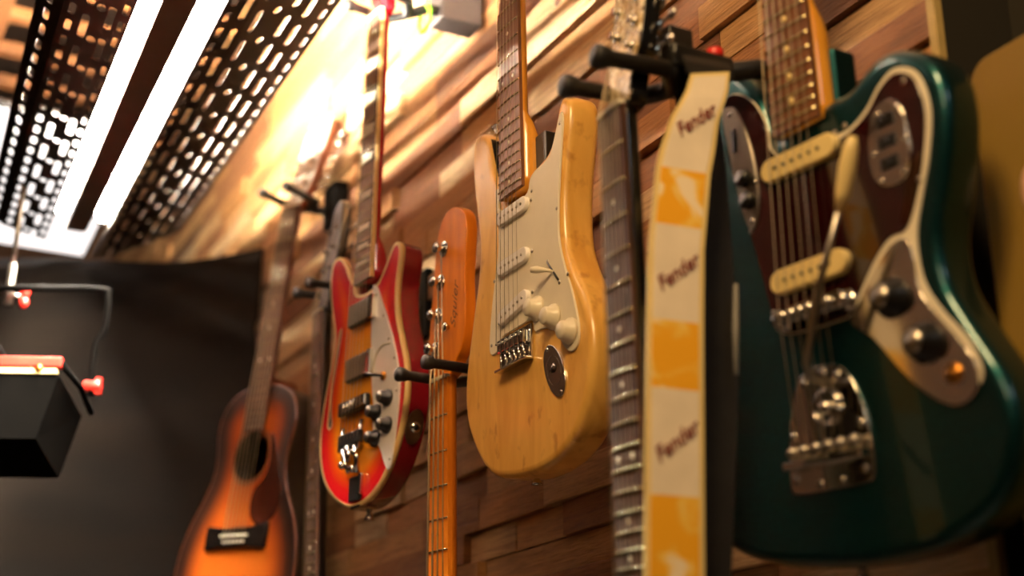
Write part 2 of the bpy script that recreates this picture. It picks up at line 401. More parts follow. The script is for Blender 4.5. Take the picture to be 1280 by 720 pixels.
def pole_pickup(root, u, v, w, L, Wd, mt, poles, tilt=0, h=6, polem='chrome', name='pickup', prad=2.2, span=52):
    t = math.radians(tilt); ca, sa = math.cos(t), math.sin(t)
    pts = []; r = Wd/2
    for sx in (1, -1):
        for a in np.linspace(-PI/2, PI/2, 9):
            x = sx*(L/2-r)+sx*r*math.cos(a); y = sx*r*math.sin(a); pts.append((u+x*ca-y*sa, v+x*sa+y*ca))
    b = MB(); b.slab(np.array(pts)/1000, w/1000, (w+h)/1000, mt, 0, .0015); p = b.build(name, root)
    for i in range(poles):
        x = (i/(poles-1)-.5)*span; m = MB(); c = (u+x*ca, v+x*sa); m.cyl(mm(c[0], c[1], w+h-.5), mm(c[0], c[1], w+h+1), prad/1000, polem, 12); m.build('pole_piece', p)
    return p
def screw(root, u, v, w, r=3, mt='chrome'):
    b = MB(); b.tube([mm(u, v, w-.5), mm(u, v, w+.3), mm(u, v, w+1)], [r/1000, r/1000, r*.5/1000], mt, 12); return b.build('screw', root)
def ring_band(name, out, ins, w_top, w_low, mt, root, off=.0004):
    out = np.array(out); nr = normals(out); n = len(out); vs = []
    for d, z in ((ins, w_top), (-off, w_top), (-off, w_low), (ins*.5, w_low)):
        vs += [(p[0], p[1], z) for p in out-nr*d]
    fs = [(i*n+j, (i+1)*n+j, (i+1)*n+(j+1) % n, i*n+(j+1) % n) for i in range(3) for j in range(n)]
    b = MB(); b.add(vs, fs, mt, True); return b.build(name, root)
def text_part(s, name, root, M, size, mt, shear=.35, extrude=.0002, sx=1.0, off=.012):
    cu = bpy.data.curves.new(name, 'FONT'); cu.body = s; cu.size = size; cu.shear = shear; cu.extrude = extrude; cu.offset = size*off; cu.align_x = 'CENTER'; cu.align_y = 'CENTER'
    t = bpy.data.objects.new('t', cu); C.objects.link(t); bpy.context.view_layer.update()
    me = bpy.data.meshes.new_from_object(t.evaluated_get(bpy.context.evaluated_depsgraph_get())); bpy.data.objects.remove(t)
    me.materials.clear(); me.materials.append(MATS[mt]); me.name = name
    o = bpy.data.objects.new(name, me); C.objects.link(o); o.parent = root; o.matrix_local = M @ Matrix.Diagonal((sx, 1, 1, 1)); return o

# ================================================================== THE SETTING
WX = .88
def structure(o): o['kind'] = 'structure'; return o
def planks():
    b = MB(); cols = []
    y0, y1 = .825, 4.7; z = -.75
    b.box((WX+.012, y0, -1.35), (WX+.02, y1, 2.0), 'reclaimed_planks'); cols += [(-.0, .5, .5)]*len(b.v)
    rows = []
    while z < 1.95:
        h = random.choice((.040, .042, .043, .043, .046)); rows.append((z, h)); z += h+.0014
    for z, h in rows:
        y = y0-random.random()*.2
        while y < y1:
            L = random.choice((.14, .2, .26, .32, .38, .46)); a = max(y, y0); e = min(y+L-.0014, y1)
            if e-a > .01:
                d = random.choice((.004, .006, .009, .012, .017)); n0 = len(b.v)
                b.box((WX-d+.012-.004, a, z), (WX+.014, e, z+h), 'reclaimed_planks', .0012)
                c = (random.random(), random.random(), random.random()); cols += [c]*(len(b.v)-n0)
            y += L
    for ky, kz, kr in ((1.60, 1.035, .020), (1.565, 1.05, .016), (1.54, 1.07, .013), (1.70, 1.00, .008), (2.0, .62, .016)):
        n0 = len(b.v); b.ball((WX-.002, ky, kz), kr, 'reclaimed_planks', 12, (.25, 1.1, .8)); cols += [(0, .2, .2)]*(len(b.v)-n0)
    o = b.build('wall_right', None, TW); at = o.data.attributes.new('rnd', 'FLOAT_COLOR', 'POINT')
    at.data.foreach_set('color', [x for c in cols for x in (*c, 1.0)]); return structure(o)
planks()
structure(MB().box((.858, .815, -1.35), (.868, .825, 2.0), 'pale_trim', .001).build('trim_1', None, TW))
structure(MB().box((.955, -1.6, -1.35), (1.0, .825, 2.0), 'olive_wall').build('wall_right_olive', None, TW))
structure(MB().box((.868, .815, -1.35), (.955, .825, 2.0), 'olive_wall').build('trim_2', None, TW))
structure(MB().box((-2.2, 4.7, -1.35), (1.0, 4.76, 2.0), 'wall_dark').build('wall_back', None, TW))
structure(MB().box((-2.26, -1.6, -1.35), (-2.2, 4.76, 2.0), 'wall_dark').build('wall_left', None, TW))
structure(MB().box((-2.2, -1.66, -1.35), (1.0, -1.6, 2.0), 'wall_dark').build('wall_front', None, TW))
structure(MB().box((-2.26, -1.66, 1.95), (1.0, 4.76, 2.0), 'ceiling_dark').build('ceiling', None, TW))
structure(MB().box((-2.26, -1.66, -1.40), (1.0, 4.76, -1.35), 'floor_brown').build('floor', None, TW))

# ================================================================== GUITARS
# where each hangs: bridge point (x, y, z) and small tilt in degrees
ACOU_T, ACOU_R = (.7205, 2.446, .4154), (3.05, 4.93, 22.6)
GREY_T, GREY_R = (.730, 2.041, .058), (3.3, -2.4, -2)
BLACK_T, BLACK_R = (.626, .969, -.071), (3.05, -2.95, -5.28)
BASS_T, BASS_R = (.744, 1.6, -.375), (1.78, -1.61, 3.56)
RICK_T, RICK_R = (.691, 1.79, .5), (.15, .69, 6.95)
# ---- blonde double-cutaway guitar
def strat():
    g = thing('electric_guitar', 'blonde natural wood electric guitar with worn top and cream pickguard, centre of wall', 'guitar', pose((.714, 1.358, .478), (.32, -.92, 1.05)))
    o = smooth([(-30, 188), (-36, 208), (-57, 232), (-64, 262), (-72, 288), (-86, 300), (-102, 302), (-114, 292), (-117, 270), (-113, 225), (-103, 180), (-98, 145), (-104, 105), (-119, 55), (-134, 0), (-138, -35), (-133, -65), (-119, -92), (-95, -122), (-65, -143), (-30, -152), (5, -156), (45, -156), (85, -149), (120, -131), (145, -98), (158, -62), (158, -22), (144, 18), (124, 50), (110, 82), (106, 112), (108, 150), (117, 195), (124, 228), (124, 252), (115, 264), (103, 259), (93, 238), (82, 216), (70, 207), (56, 204), (42, 199), (32, 182), (0, 172)], 200)
    b = MB(); b.slab(o, -.044, 0, 'blonde_wood', .011, .009, 6); b.build('body', g)
    # black heel block, then a black block and strip in the bass-side cutaway
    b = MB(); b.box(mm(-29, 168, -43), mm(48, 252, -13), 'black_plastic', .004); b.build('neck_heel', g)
    b = MB(); b.box(mm(-64, 200, -40), mm(-34, 290, -10), 'black_plastic', .006); b.build('cutaway_block', g)
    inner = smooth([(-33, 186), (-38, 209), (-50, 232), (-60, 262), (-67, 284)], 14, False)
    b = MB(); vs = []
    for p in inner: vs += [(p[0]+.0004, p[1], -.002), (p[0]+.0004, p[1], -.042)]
    b.add(vs, [(2*i, 2*i+1, 2*i+3, 2*i+2) for i in range(13)], 'black_gloss', True); b.build('cutaway_strip', g)
    pg = smooth([(-40, 180), (-36, 200), (-48, 205), (-41, 160), (-42, 125), (-50, 95), (-61, 50), (-66, 12), (-60, 0), (-46, 2), (-40, 8), (-34, 16), (-10, 17), (36, 17), (42, 2), (60, 0), (80, -6), (95, -18), (107, -34), (120, -42), (133, -38), (137, -18), (126, 22), (110, 60), (101, 90), (100, 122), (104, 160), (110, 200), (115, 230), (113, 243), (107, 240), (99, 224), (87, 204), (72, 197), (52, 195), (38, 189), (33, 176), (20, 172), (-20, 172)], 170)
    b = MB(); b.slab(pg, .0002, .0026, 'cream_plastic', 0, .0007, 2); p = b.build('pickguard', g); p['label'] = 'cream pickguard'
    for u, v in ((-42, 172), (-52, 90), (-60, 12), (42, 172), (109, 230), (98, 130), (118, 46), (130, -28), (96, -12)): screw(p, u, v, 2.6, 2.2, 'chrome_dull')
    hw = neck_parts(g, 648, 21, 184, 42, 56.5, 'rosewood_light', 'maple_amber', 'cream_plastic', (3, 5, 7, 9, 12, 15, 17, 19, 21), wb=9.5, heel=268, back=-13, inlay_r=2.6)
    for v, t in ((161, 0), (98, 0), (41.5, 10)):
        pk = pole_pickup(g, 0, v, 2.6, 83 if 0 else 72, 18, 'white_plastic', 6, t, 5.5, 'chrome_dull', prad=1.7, span=50)
        for sx in (-1, 1):
            a = math.radians(t); screw(pk, sx*41*math.cos(a), v+sx*41*math.sin(a), 3.2, 2.4, 'chrome_dull')
    b = MB(); b.box(mm(-37, -28, 1.5), mm(37, 13, 4.5), 'chrome', .001); br = b.build('bridge', g); br['label'] = 'chrome bridge plate with six saddles'
    b = MB(); b.box(mm(-37, -29, 1.5), mm(37, -26, 12), 'chrome', .001)
    b.build('bridge_lip', br)
    for i in range(6):
        x = (i-2.5)*10.6; b = MB(); b.box(mm(x-4.4, -8, 4.5), mm(x+4.4, 8, 11.5), 'chrome', .0016)
        b.cyl(mm(x-2.4, 3, 9), mm(x-2.4, 3, 14), .0011, 'chrome', 8); b.cyl(mm(x+2.4, 3, 9), mm(x+2.4, 3, 14), .0011, 'chrome', 8)
        b.cyl(mm(x, -8, 8), mm(x, -27, 8), .0013, 'chrome', 8); b.build('saddle', br)
    for u, v, n in ((50, 26, 'volume_knob'), (86, 6, 'tone_knob'), (121, -20, 'tone_knob')): knob(g, u, v, 2.6, 11.5, 14, 'cream_plastic', True, n)
    b = MB(); b.box(mm(74, 48, 1.8), mm(100, 72, 2.9), 'chrome_dull', 0) if 0 else None
    a0, a1 = (76, 72), (99, 45); s = MB(); s.tube([mm(a0[0], a0[1], 3), mm(a1[0], a1[1], 3)], .0013, 'black_plastic', 6); sw = s.build('selector_switch', g)
    screw(sw, a0[0]-1, a0[1]+2, 2.6, 2.6, 'chrome_dull'); screw(sw, a1[0]+1, a1[1]-3, 2.6, 2.6, 'chrome_dull')
    s = MB(); s.tube([mm(88, 58, 3), mm(84, 60, 9), mm(76, 62, 17), mm(70, 63, 21)], [.0016, .002, .0042, .0034], 'cream_plastic', 12); s.build('switch_tip', sw)
    # football jack plate with recessed cup
    j = MB(); ol = circle(83, -54, 35, 40, 18, math.radians(-62)); j.slab(ol, .0002, .0022, 'chrome', 0, .0008); jp = j.build('jack_plate', g); jp['label'] = 'chrome oval jack plate'
    j = MB(); oc = circle(83, -54, 19, 32, 13, math.radians(-62)); nn = len(oc)
    vs = [(x, y, .0024) for x, y in oc]+[(x*.5+.083*.5, y*.5-.054*.5+.002, -.012) for x, y in oc]
    j.add(vs, [(i, (i+1) % nn, nn+(i+1) % nn, nn+i) for i in range(nn)]+[tuple(range(nn, 2*nn))], 'chrome', True)
    j.cyl(mm(83, -53, -12), mm(80, -50, 2.9), .0058, 'chrome', 16); j.cyl(mm(83, -53, -10), mm(79.8, -49.8, 3.3), .0034, 'black_plastic', 14); j.build('jack_socket', jp)
    screw(jp, 69, -27, 2.2, 2.6); screw(jp, 97, -81, 2.2, 2.6)
    for c, d in (((0, -150, -22), (0, -1, 0)), ((-86, 301, -22), (-.2, 1, 0))):
        b = MB(); d = np.array(d); c = np.array(c, float); b.tube([mm(*(c)), mm(*(c+d*3)), mm(*(c+d*6)), mm(*(c+d*10)), mm(*(c+d*13))], [.006, .0045, .0032, .0055, .0068], 'chrome', 16); b.build('strap_button', g)
    b = MB(); hd = smooth([(-21, 650), (-24, 675), (-40, 690), (-42, 700), (-34, 720), (-22, 790), (-12, 830), (10, 842), (34, 832), (40, 812), (30, 792), (28, 740), (30, 700), (24, 670), (21, 650)], 70); b.slab(hd, -.012, .002, 'maple_amber', .001, .001); b.build('headstock', g)
    posts = [(-20+i*4.2, 688+i*25, 6) for i in range(6)]
    for u, v, w_ in posts: tuner(g, u, v, 2, -1)
    strings(g, 648, 35, 53, 6, 11.6, 14.5, 3, posts)
strat()

# ---- teal offset guitar, nearest
def jag():
    g = thing('electric_guitar', 'large teal offset electric guitar with dark red pickguard, hanging nearest at the right', 'guitar', pose((.735, .861, .371), (2.4, -3.47, 4.58)))
    o = smooth([(-33, 168), (-40, 186), (-46, 208), (-62, 234), (-82, 253), (-104, 262), (-126, 255), (-139, 235), (-141, 200), (-133, 155), (-126, 112), (-125, 70), (-133, 30), (-148, -10), (-163, -55), (-172, -100), (-170, -138), (-155, -168), (-120, -190), (-70, -203), (-10, -209), (50, -209), (105, -202), (148, -185), (172, -158), (181, -125), (174, -88), (151, -45), (134, -10), (131, 25), (141, 62), (151, 98), (155, 130), (151, 158), (137, 178), (115, 191), (95, 195), (77, 190), (62, 181), (48, 177), (34, 178), (0, 170)], 200)
    b = MB(); b.slab(o, -.044, 0, 'teal_metallic', .012, .012, 6); b.build('body', g)
    b = MB(); b.box(mm(-30, 140, -43), mm(31, 232, -14), 'teal_metallic', .006); b.build('neck_heel', g)
    pgp = [(-34, 152), (-40, 180), (-52, 205), (-70, 222), (-88, 226), (-96, 208), (-93, 165), (-82, 123), (-67, 66), (-56, 20), (-52, -3), (-30, -13), (20, -14), (38, -12), (48, 0), (66, 22), (86, 38), (104, 40), (117, 60), (129, 92), (136, 130), (128, 160), (110, 171), (92, 164), (76, 149), (56, 140), (34, 138), (0, 138)]
    pg = smooth(pgp, 170); nr = normals(pg)
    lowp = [q for q in pgp[:14]]+[(60, 0), (90, -30), (120, -62), (148, -92), (158, -84), (150, -58), (130, -32), (116, -8), (112, 14), (113, 36), (121, 60), (133, 92), (140, 130), (131, 163), (110, 175), (92, 168), (76, 153), (56, 143), (34, 142), (0, 138)]
    b = MB(); b.slab(smooth(lowp, 190)+0, .0002, .0018, 'cream_plastic', 0, .0005, 2); lo = b.build('pickguard', g); lo['label'] = 'cream lower layer showing as a pale edge'
    b = MB(); b.slab(pg-nr*.001, .0019, .0030, 'tortoise', 0, .0005, 2); p = b.build('tortoise_top', lo); p['label'] = 'glossy dark red tortoiseshell top layer'
    for u, v in ((-80, 205), (-70, 90), (-50, 10), (52, 146), (118, 160), (122, 76), (40, 144)): screw(lo, u, v, 3, 2.6, 'chrome_dull')
    neck_parts(g, 610, 22, 163, 42, 56.5, 'rosewood_light', 'maple_amber', 'aged_cream', (3, 5, 7, 9, 12, 15, 17, 19, 21), wb=9.5, heel=262, back=-13, inlay_r=3.4)
    for v, cl in ((134, 1), (33, 1)):
        pk = pole_pickup(g, 0, v, 3, 90, 21, 'aged_cream', 6, 0, 7, 'black_plastic', prad=1.8, span=52)
    # bridge: cup plate, rocking body, barrel saddles
    b = MB(); b.box(mm(-40, -7, 8), mm(40, 7, 15), 'chrome', .002)
    for sx in (-1, 1): b.cyl(mm(sx*37, 0, 0), mm(sx*37, 0, 14), .006, 'chrome', 18); b.cyl(mm(sx*37, 0, 0), mm(sx*37, 0, 5), .009, 'chrome', 18)
    br = b.build('bridge', g); br['label'] = 'chrome bridge with six barrel saddles'
    for i in range(6):
        b = MB(); x = (i-2.5)*10.5; b.cyl(mm(x-4.6, 0, 16), mm(x+4.6, 0, 16), .0042, 'chrome', 12); b.build('saddle', br)
    # vibrato plate
    pl = smooth([(-34, -62), (-25, -50), (-5, -46), (18, -50), (30, -62), (40, -85), (46, -115), (46, -140), (38, -147), (0, -148), (-42, -147), (-48, -140), (-47, -115), (-42, -85)], 70)
    b = MB(); b.slab(pl, .0002, .0025, 'chrome', 0, .0008); vb = b.build('vibrato_plate', g); vb['label'] = 'large chrome vibrato tailpiece plate'
    for u, v in ((-22, -58), (16, -58), (0, -54), (36, -100), (-40, -100), (36, -136), (10, -142), (-14, -142), (-40, -136)): screw(vb, u, v, 2.5, 4.2)
    b = MB(); b.tube([mm(14*math.cos(a)+2, -82+14*math.sin(a), 4) for a in np.linspace(0, 2*PI, 20)], .0022, 'chrome', 8); b.ball(mm(2, -82, 3), .007, 'chrome'); b.build('vibrato_collar', vb)
    b = MB(); b.add([mm(12, -98, 2.8), mm(24, -84, 2.8), mm(36, -98, 2.8), mm(24, -114, 2.8)], [(0, 1, 2, 3)][::-1], 'black_plastic'); b.box(mm(-2, -120, 2), mm(4, -90, 3.4), 'black_plastic', .0005); b.build('vibrato_cutout', vb)
    b = MB(); b.box(mm(-46, -128, 3), mm(44, -121, 13), 'chrome', .002)
    for i in range(6): b.ball(mm((i-2.5)*14, -114, 9), .0055, 'chrome_dull', 10)
    b.build('string_anchor', vb)
    b = MB(); b.tube([mm(6, -62, 4), mm(6, -60, 22), mm(10, -50, 30), mm(40, 10, 36), mm(72, 62, 40)], [.0035, .0032, .003, .003, .0026], 'chrome_dull', 10)
    arm = b.build('vibrato_arm', vb)
    b = MB(); b.tube([mm(71, 60, 40), mm(78, 72, 40.5), mm(86, 92, 41), mm(92, 106, 41.5), mm(96, 114, 42)], [.003, .0062, .0072, .006, .003], 'aged_cream', 14); b.build('arm_tip', vb)
    # lower chrome control plate
    cp = smooth([(36, -14), (48, -4), (68, 18), (88, 33), (103, 33), (108, 18), (110, -8), (122, -30), (140, -54), (154, -76), (153, -94), (142, -103), (126, -102), (106, -90), (84, -68), (60, -38), (42, -24)], 80)
    b = MB(); b.slab(cp, .0019, .0034, 'chrome', 0, .0006); c = b.build('control_plate', g); c['label'] = 'chrome control plate with black knobs'
    knob(c, 83, -10, 2.2, 13, 16, 'black_plastic', True, 'volume_knob', 'chrome_dull'); knob(c, 111, -52, 2.2, 13, 16, 'black_plastic', True, 'tone_knob', 'chrome_dull')
    b = MB(); b.tube([mm(134, -80, 2), mm(134, -80, 5), mm(134, -80, 5), mm(134, -80, 3)], [.008, .0078, .004, .0035], 'gold', 18); b.build('jack_socket', c)
    for u, v in ((100, 20), (48, -16), (140, -62)): screw(c, u, v, 2.2, 3)
    cp = smooth([(88, 148), (104, 150), (113, 140), (117, 118), (117, 92), (110, 80), (92, 80), (80, 88), (76, 108), (80, 135)], 60)
    b = MB(); b.slab(cp, .003, .0048, 'chrome', 0, .0006); c = b.build('switch_plate', g); c['label'] = 'small chrome plate with slide switches'
    for v in (134, 116, 98): b = MB(); b.box(mm(88, v-5, 4.8), mm(106, v+5, 5.6), 'black_plastic'); b.box(mm(93, v-2.5, 5), mm(99, v+2.5, 9), 'black_plastic', .001); b.build('slide_switch', c)
    for u, v in ((90, 142), (109, 142), (86, 86), (110, 86), (82, 110), (115, 112)): screw(c, u, v, 4.8, 2.8)
    cp = smooth([(-94, 208), (-86, 214), (-74, 205), (-62, 170), (-56, 130), (-58, 100), (-66, 90), (-74, 100), (-86, 150)], 60)
    b = MB(); b.slab(cp, .003, .0048, 'chrome_dull', 0, .0006); c = b.build('rhythm_plate', g); c['label'] = 'long chrome plate on the bass-side horn'
    b = MB(); b.box(mm(-84, 168, 4.8), mm(-78, 190, 6), 'black_plastic', .001); b.build('slide_switch', c)
    for u, v in ((-72, 140), (-68, 118)): b = MB(); b.cyl(mm(u, v, 4.8), mm(u, v, 10), .008, 'black_plastic', 18); b.build('roller_knob', c)
    for u, v in ((-84, 206), (-66, 98), (-58, 132)): screw(c, u, v, 4.8, 2.8)
    b = MB(); hd = smooth([(-21, 612), (-24, 637), (-44, 652), (-46, 665), (-36, 690), (-22, 760), (-12, 800), (12, 815), (40, 805), (48, 782), (36, 756), (30, 710), (32, 670), (25, 632), (21, 612)], 70); b.slab(hd, -.012, .002, 'teal_metallic', .001, .001); b.build('headstock', g)
    posts = [(-22+i*4.2, 650+i*25, 6) for i in range(6)]
    for u, v, w_ in posts: tuner(g, u, v, 2, -1)
    strings(g, 610, 35, 53, 6, 11.6, 20, 0, posts, vbot=-120, wbot=12)
    b = MB(); b.tube([mm(0, -208, -22), mm(0, -212, -22), mm(0, -218, -22), mm(0, -221, -22)], [.0045, .0032, .0055, .0068], 'chrome', 16); b.build('strap_button', g)
jag()

# ---- red sunburst semi-hollow guitar
def rick():
    g = thing('electric_guitar', 'red to orange sunburst semi-hollow guitar with white pickguard and cream binding', 'guitar', pose(RICK_T, RICK_R))
    o = smooth([(-30, 176), (-36, 192), (-52, 210), (-68, 234), (-84, 250), (-102, 252), (-113, 240), (-115, 212), (-107, 178), (-95, 145), (-90, 125), (-94, 98), (-104, 62), (-115, 15), (-119, -28), (-112, -64), (-95, -94), (-66, -119), (-32, -135), (5, -141), (40, -134), (72, -116), (98, -88), (118, -50), (127, -10), (124, 32), (110, 70), (97, 102), (90, 135), (91, 165), (96, 192), (96, 210), (87, 221), (74, 217), (60, 199), (44, 181), (30, 172), (0, 168)], 200)
    b = MB(); n = len(o); b.slab(o, -.038, -.0006, 'maroon_lacquer', .004, 0, 3); b.build('body', g)
    fh = smooth([(-74, 130), (-70, 128), (-78, 90), (-89, 40), (-88, 5), (-84, -8), (-90, -14), (-96, -8), (-94, 20), (-92, 50), (-84, 90)], 50)
    burst_front('body_top', o, .0, 'cherry_burst', g, holes=[fh], step=.008)
    ring_band('sound_slot_edge', fh, -.0022, .0008, -.004, 'binding_cream', g)
    b = MB(); b.slab(fh, -.0006, -.0003, 'soundhole_dark'); b.build('sound_slot', g)
    ring_band('body_binding', o, .0042, .0005, -.007, 'binding_cream', g)
    b = MB(); b.box(mm(-24, 165, -36), mm(24, 215, -12), 'maroon_lacquer', .008); b.build('neck_heel', g)
    neck_parts(g, 627, 21, 186, 42, 53, 'rosewood', 'red_lacquer', None, (), wb=9, back=-14, heel=235, bind='binding_cream')
    fb = [x for x in g.children if x.name.startswith('fretboard')][0]
    for i in (3, 5, 7, 9, 12, 15, 17, 19):
        va, vb = fr(627, i-1)-3, fr(627, i)+3; h = 17
        b = MB(); b.add([mm(-h, va, 8.6), mm(-h, vb, 8.6), mm(h*.7, vb, 8.9), mm(h, (va*2+vb)/3, 8.6), mm(-h, va, 9.05), mm(-h, vb, 9.05), mm(h*.7, vb, 9.05), mm(h, (va*2+vb)/3, 9.0)], [(4, 5, 6, 7), (0, 3, 2, 1)], 'cream_plastic'); b.build('triangle_inlay', fb)
    pg = smooth([(24, 168), (34, 170), (52, 142), (72, 108), (90, 75), (106, 35), (112, 5), (110, -35), (104, -70), (97, -100), (90, -106), (80, -95), (66, -72), (52, -60), (44, -40), (42, -10), (36, 20), (30, 60), (26, 110)], 90)
    b = MB(); b.slab(pg, .0004, .0028, 'white_plastic', 0, .0006); p = b.build('pickguard', g); p['label'] = 'white lower pickguard'
    pg2 = smooth([(36, 74), (60, 82), (84, 80), (97, 60), (104, 25), (100, -20), (84, -52), (62, -50), (50, -20), (44, 20)], 60)
    b = MB(); b.tube([(x, y, .0034) for x, y in smooth([(38, 40), (44, 62), (62, 74), (84, 72)], 20, False)], .0012, 'cream_plastic', 6); b.build('pickguard_ridge', p)
    for u, v in ((38, 155), (60, 118), (78, 80), (96, 48), (106, 0), (95, -92)): screw(p, u, v, 2.8, 2, 'chrome_dull')
    for v in (140, 58):
        b = MB(); b.box(mm(-36, v-17, .5), mm(34, v+17, 8), 'black_plastic', .002); b.box(mm(27, v-18, 1), mm(36, v+18, 10), 'chrome', .002); pk = b.build('pickup', g)
        b = MB()
        for k in range(6): b.box(mm(-33+k*10, v-15, 8), mm(-26+k*10, v+15, 9.6), 'chrome_dull', .0008)
        b.build('pickup_blades', pk)
    b = MB(); b.box(mm(-46, -8, 2), mm(34, 12, 12), 'black_plastic', .003); b.box(mm(8, -6, 11), mm(36, 10, 15), 'chrome', .002)
    for k in range(6): b.cyl(mm(-26+k*10.4, -4, 12), mm(-26+k*10.4, 7, 12), .003, 'chrome', 10)
    b.build('bridge', g)
    # vibrato tailpiece: roller bar, springs arms, hinge
    b = MB(); b.box(mm(-34, -58, 6), mm(26, -38, 16), 'black_plastic', .004); tb = b.build('vibrato_tailpiece', g); tb['label'] = 'black and chrome vibrato tailpiece'
    b = MB(); b.tube([mm(-30, -28, 8), mm(-30, -62, 13)], .0035, 'chrome', 10); b.tube([mm(22, -24, 8), mm(22, -64, 13)], .0035, 'chrome', 10)
    b.tube([mm(-22, -60, 12), mm(-20, -78, 10), mm(-12, -92, 6)], .0042, 'chrome', 10); b.tube([mm(14, -60, 12), mm(16, -80, 10), mm(10, -96, 6)], .0042, 'chrome', 10)
    b.tube([mm(-4, -58, 14), mm(0, -80, 14)], .005, 'chrome', 10); b.ball(mm(-22, -82, 12), .006, 'chrome'); b.ball(mm(16, -70, 14), .005, 'chrome'); b.ball(mm(4, -90, 10), .006, 'chrome')
    b.build('tailpiece_arms', tb)
    b = MB(); b.box(mm(-14, -134, 1), mm(18, -100, 5), 'black_plastic', .002); b.box(mm(16, -128, 1), mm(22, -98, 7), 'chrome', .002); b.box(mm(-12, -144, -26), mm(14, -139, 2), 'chrome', .002); b.build('tailpiece_hinge', tb)
    b = MB(); b.tube([mm(0, -142, -22), mm(0, -148, -22), mm(0, -153, -22), mm(0, -157, -22)], [.005, .0034, .006, .0075], 'chrome', 16); b.build('strap_button', g)
    for u, v in ((84, -6), (54, -20), (86, -44), (54, -56)):
        knob(g, u, v, 2.8, 9.5, 15, 'black_plastic', True, 'knob', 'chrome_dull')
    b = MB(); b.cyl(mm(70, 28, 2.8), mm(70, 28, 6), .006, 'gold', 14); b.tube([mm(70, 28, 6), mm(64, 29, 16), mm(56, 30, 26)], [.002, .0024, .0036], 'black_plastic', 10); b.build('toggle_switch', g)
    # jack plate on the rim
    jb = MB(); c = np.array([119, -50, -19.]); nd = norm(np.array([.93, -.36, 0])); td = np.array([.36, .93, 0]); wd = np.array([0, 0, 1.])
    el = [(c+nd*1.2+td*24*math.cos(a)+wd*13*math.sin(a))/1000 for a in np.linspace(0, 2*PI, 32, endpoint=False)]; eb = [e-nd*.002 for e in el]
    jb.add(el+eb, [tuple(range(32))]+[(i, (i+1) % 32, 32+(i+1) % 32, 32+i) for i in range(32)], 'chrome_dull'); jp = jb.build('jack_plate', g)
    jb = MB(); jb.cyl((c+nd*1)/1000, (c+nd*5)/1000, .007, 'chrome', 18); jb.cyl((c+nd*4)/1000, (c+nd*5.4)/1000, .004, 'black_plastic', 14); jb.build('jack_socket', jp)
    b = MB(); hd = smooth([(-21, 629), (-23, 655), (-34, 680), (-34, 700), (-30, 760), (-14, 800), (10, 812), (26, 790), (30, 740), (32, 690), (24, 655), (21, 629)], 60); b.slab(hd, -.013, .002, 'red_lacquer', .001, .001); b.build('headstock', g)
    posts = [(-14, 690, 6), (-16, 722, 6), (-14, 754, 6), (14, 754, 6), (16, 722, 6), (14, 690, 6)]
    for i, (u, v, w_) in enumerate(posts): tuner(g, u, v, 2, -1 if i < 3 else 1)
    strings(g, 627, 35, 52, 6, 11, 15, 3, posts, vbot=-48, wbot=16)
rick()

# ---- maple-neck bass
def bass():
    g = thing('bass_guitar', 'bass with orange maple neck and plain four-tuner headstock, hanging left of the blonde guitar', 'bass guitar', pose(BASS_T, BASS_R))
    S = 1.08
    o = smooth([(x*S, y*S-10) for x, y in [(-34, 330), (-45, 380), (-60, 420), (-84, 440), (-104, 425), (-113, 380), (-104, 280), (-91, 190), (-97, 120), (-112, 55), (-127, 0), (-131, -35), (-112, -92), (-58, -138), (5, -151), (85, -144), (145, -98), (158, -22), (124, 70), (106, 150), (110, 230), (119, 300), (102, 335), (74, 310), (50, 280), (34, 270), (0, 268)]], 140)
    b = MB(); b.slab(o, -.044, 0, 'black_gloss', .01, .01, 4); b.build('body', g)
    neck_parts(g, 864, 20, 282, 42, 62, 'maple_orange', 'maple_orange', 'black_plastic', (3, 5, 7, 9, 12, 15, 17, 19), wb=9, back=-14, inlay_r=2.6)
    hd = smooth([(-21, 866), (-25, 878), (-36, 888), (-41, 900), (-40, 930), (-35, 965), (-28, 1010), (-22, 1045), (-15, 1070), (-2, 1086), (18, 1092), (40, 1086), (56, 1072), (61, 1050), (58, 1020), (55, 985), (57, 945), (55, 915), (46, 895), (32, 882), (23, 870), (0, 864)], 100)
    b = MB(); b.slab(hd, -.014, .002, 'maple_orange', .0015, .0015); h = b.build('headstock', g)
    posts = [(-20, 908, 8), (-13, 952, 8), (-7, 996, 8), (1, 1040, 8)]
    for u, v, w_ in posts: tuner(g, u, v, 2, -1, kn=30, post=15, big=2.0)
    b = MB(); b.tube([mm(14, 930, 2), mm(14, 930, 6), mm(14, 930, 7), mm(14, 930, 10)], [.003, .003, .0065, .006], 'chrome', 18); b.build('string_tree', g)
    M = Matrix.Translation(mm(29, 955, 2.2)) @ Matrix.Rotation(math.radians(82), 4, 'Z')
    text_part('Squier', 'headstock_logo', h, M, .019, 'ink_dark', .5, sx=1.25, off=-.012)
    b = MB()
    for v in (0, 1): b.box(mm(-40, -8, 0), mm(40, 30, 8), 'chrome', .002)
    b.build('bridge', g); pole_pickup(g, 0, 120, 2, 90, 28, 'black_plastic', 4, 0, 6, 'chrome')
    strings(g, 864, 34, 57, 4, 12, 14, 5, [(x, v, w_-1) for x, v, w_ in posts], rad=.0011)
bass()

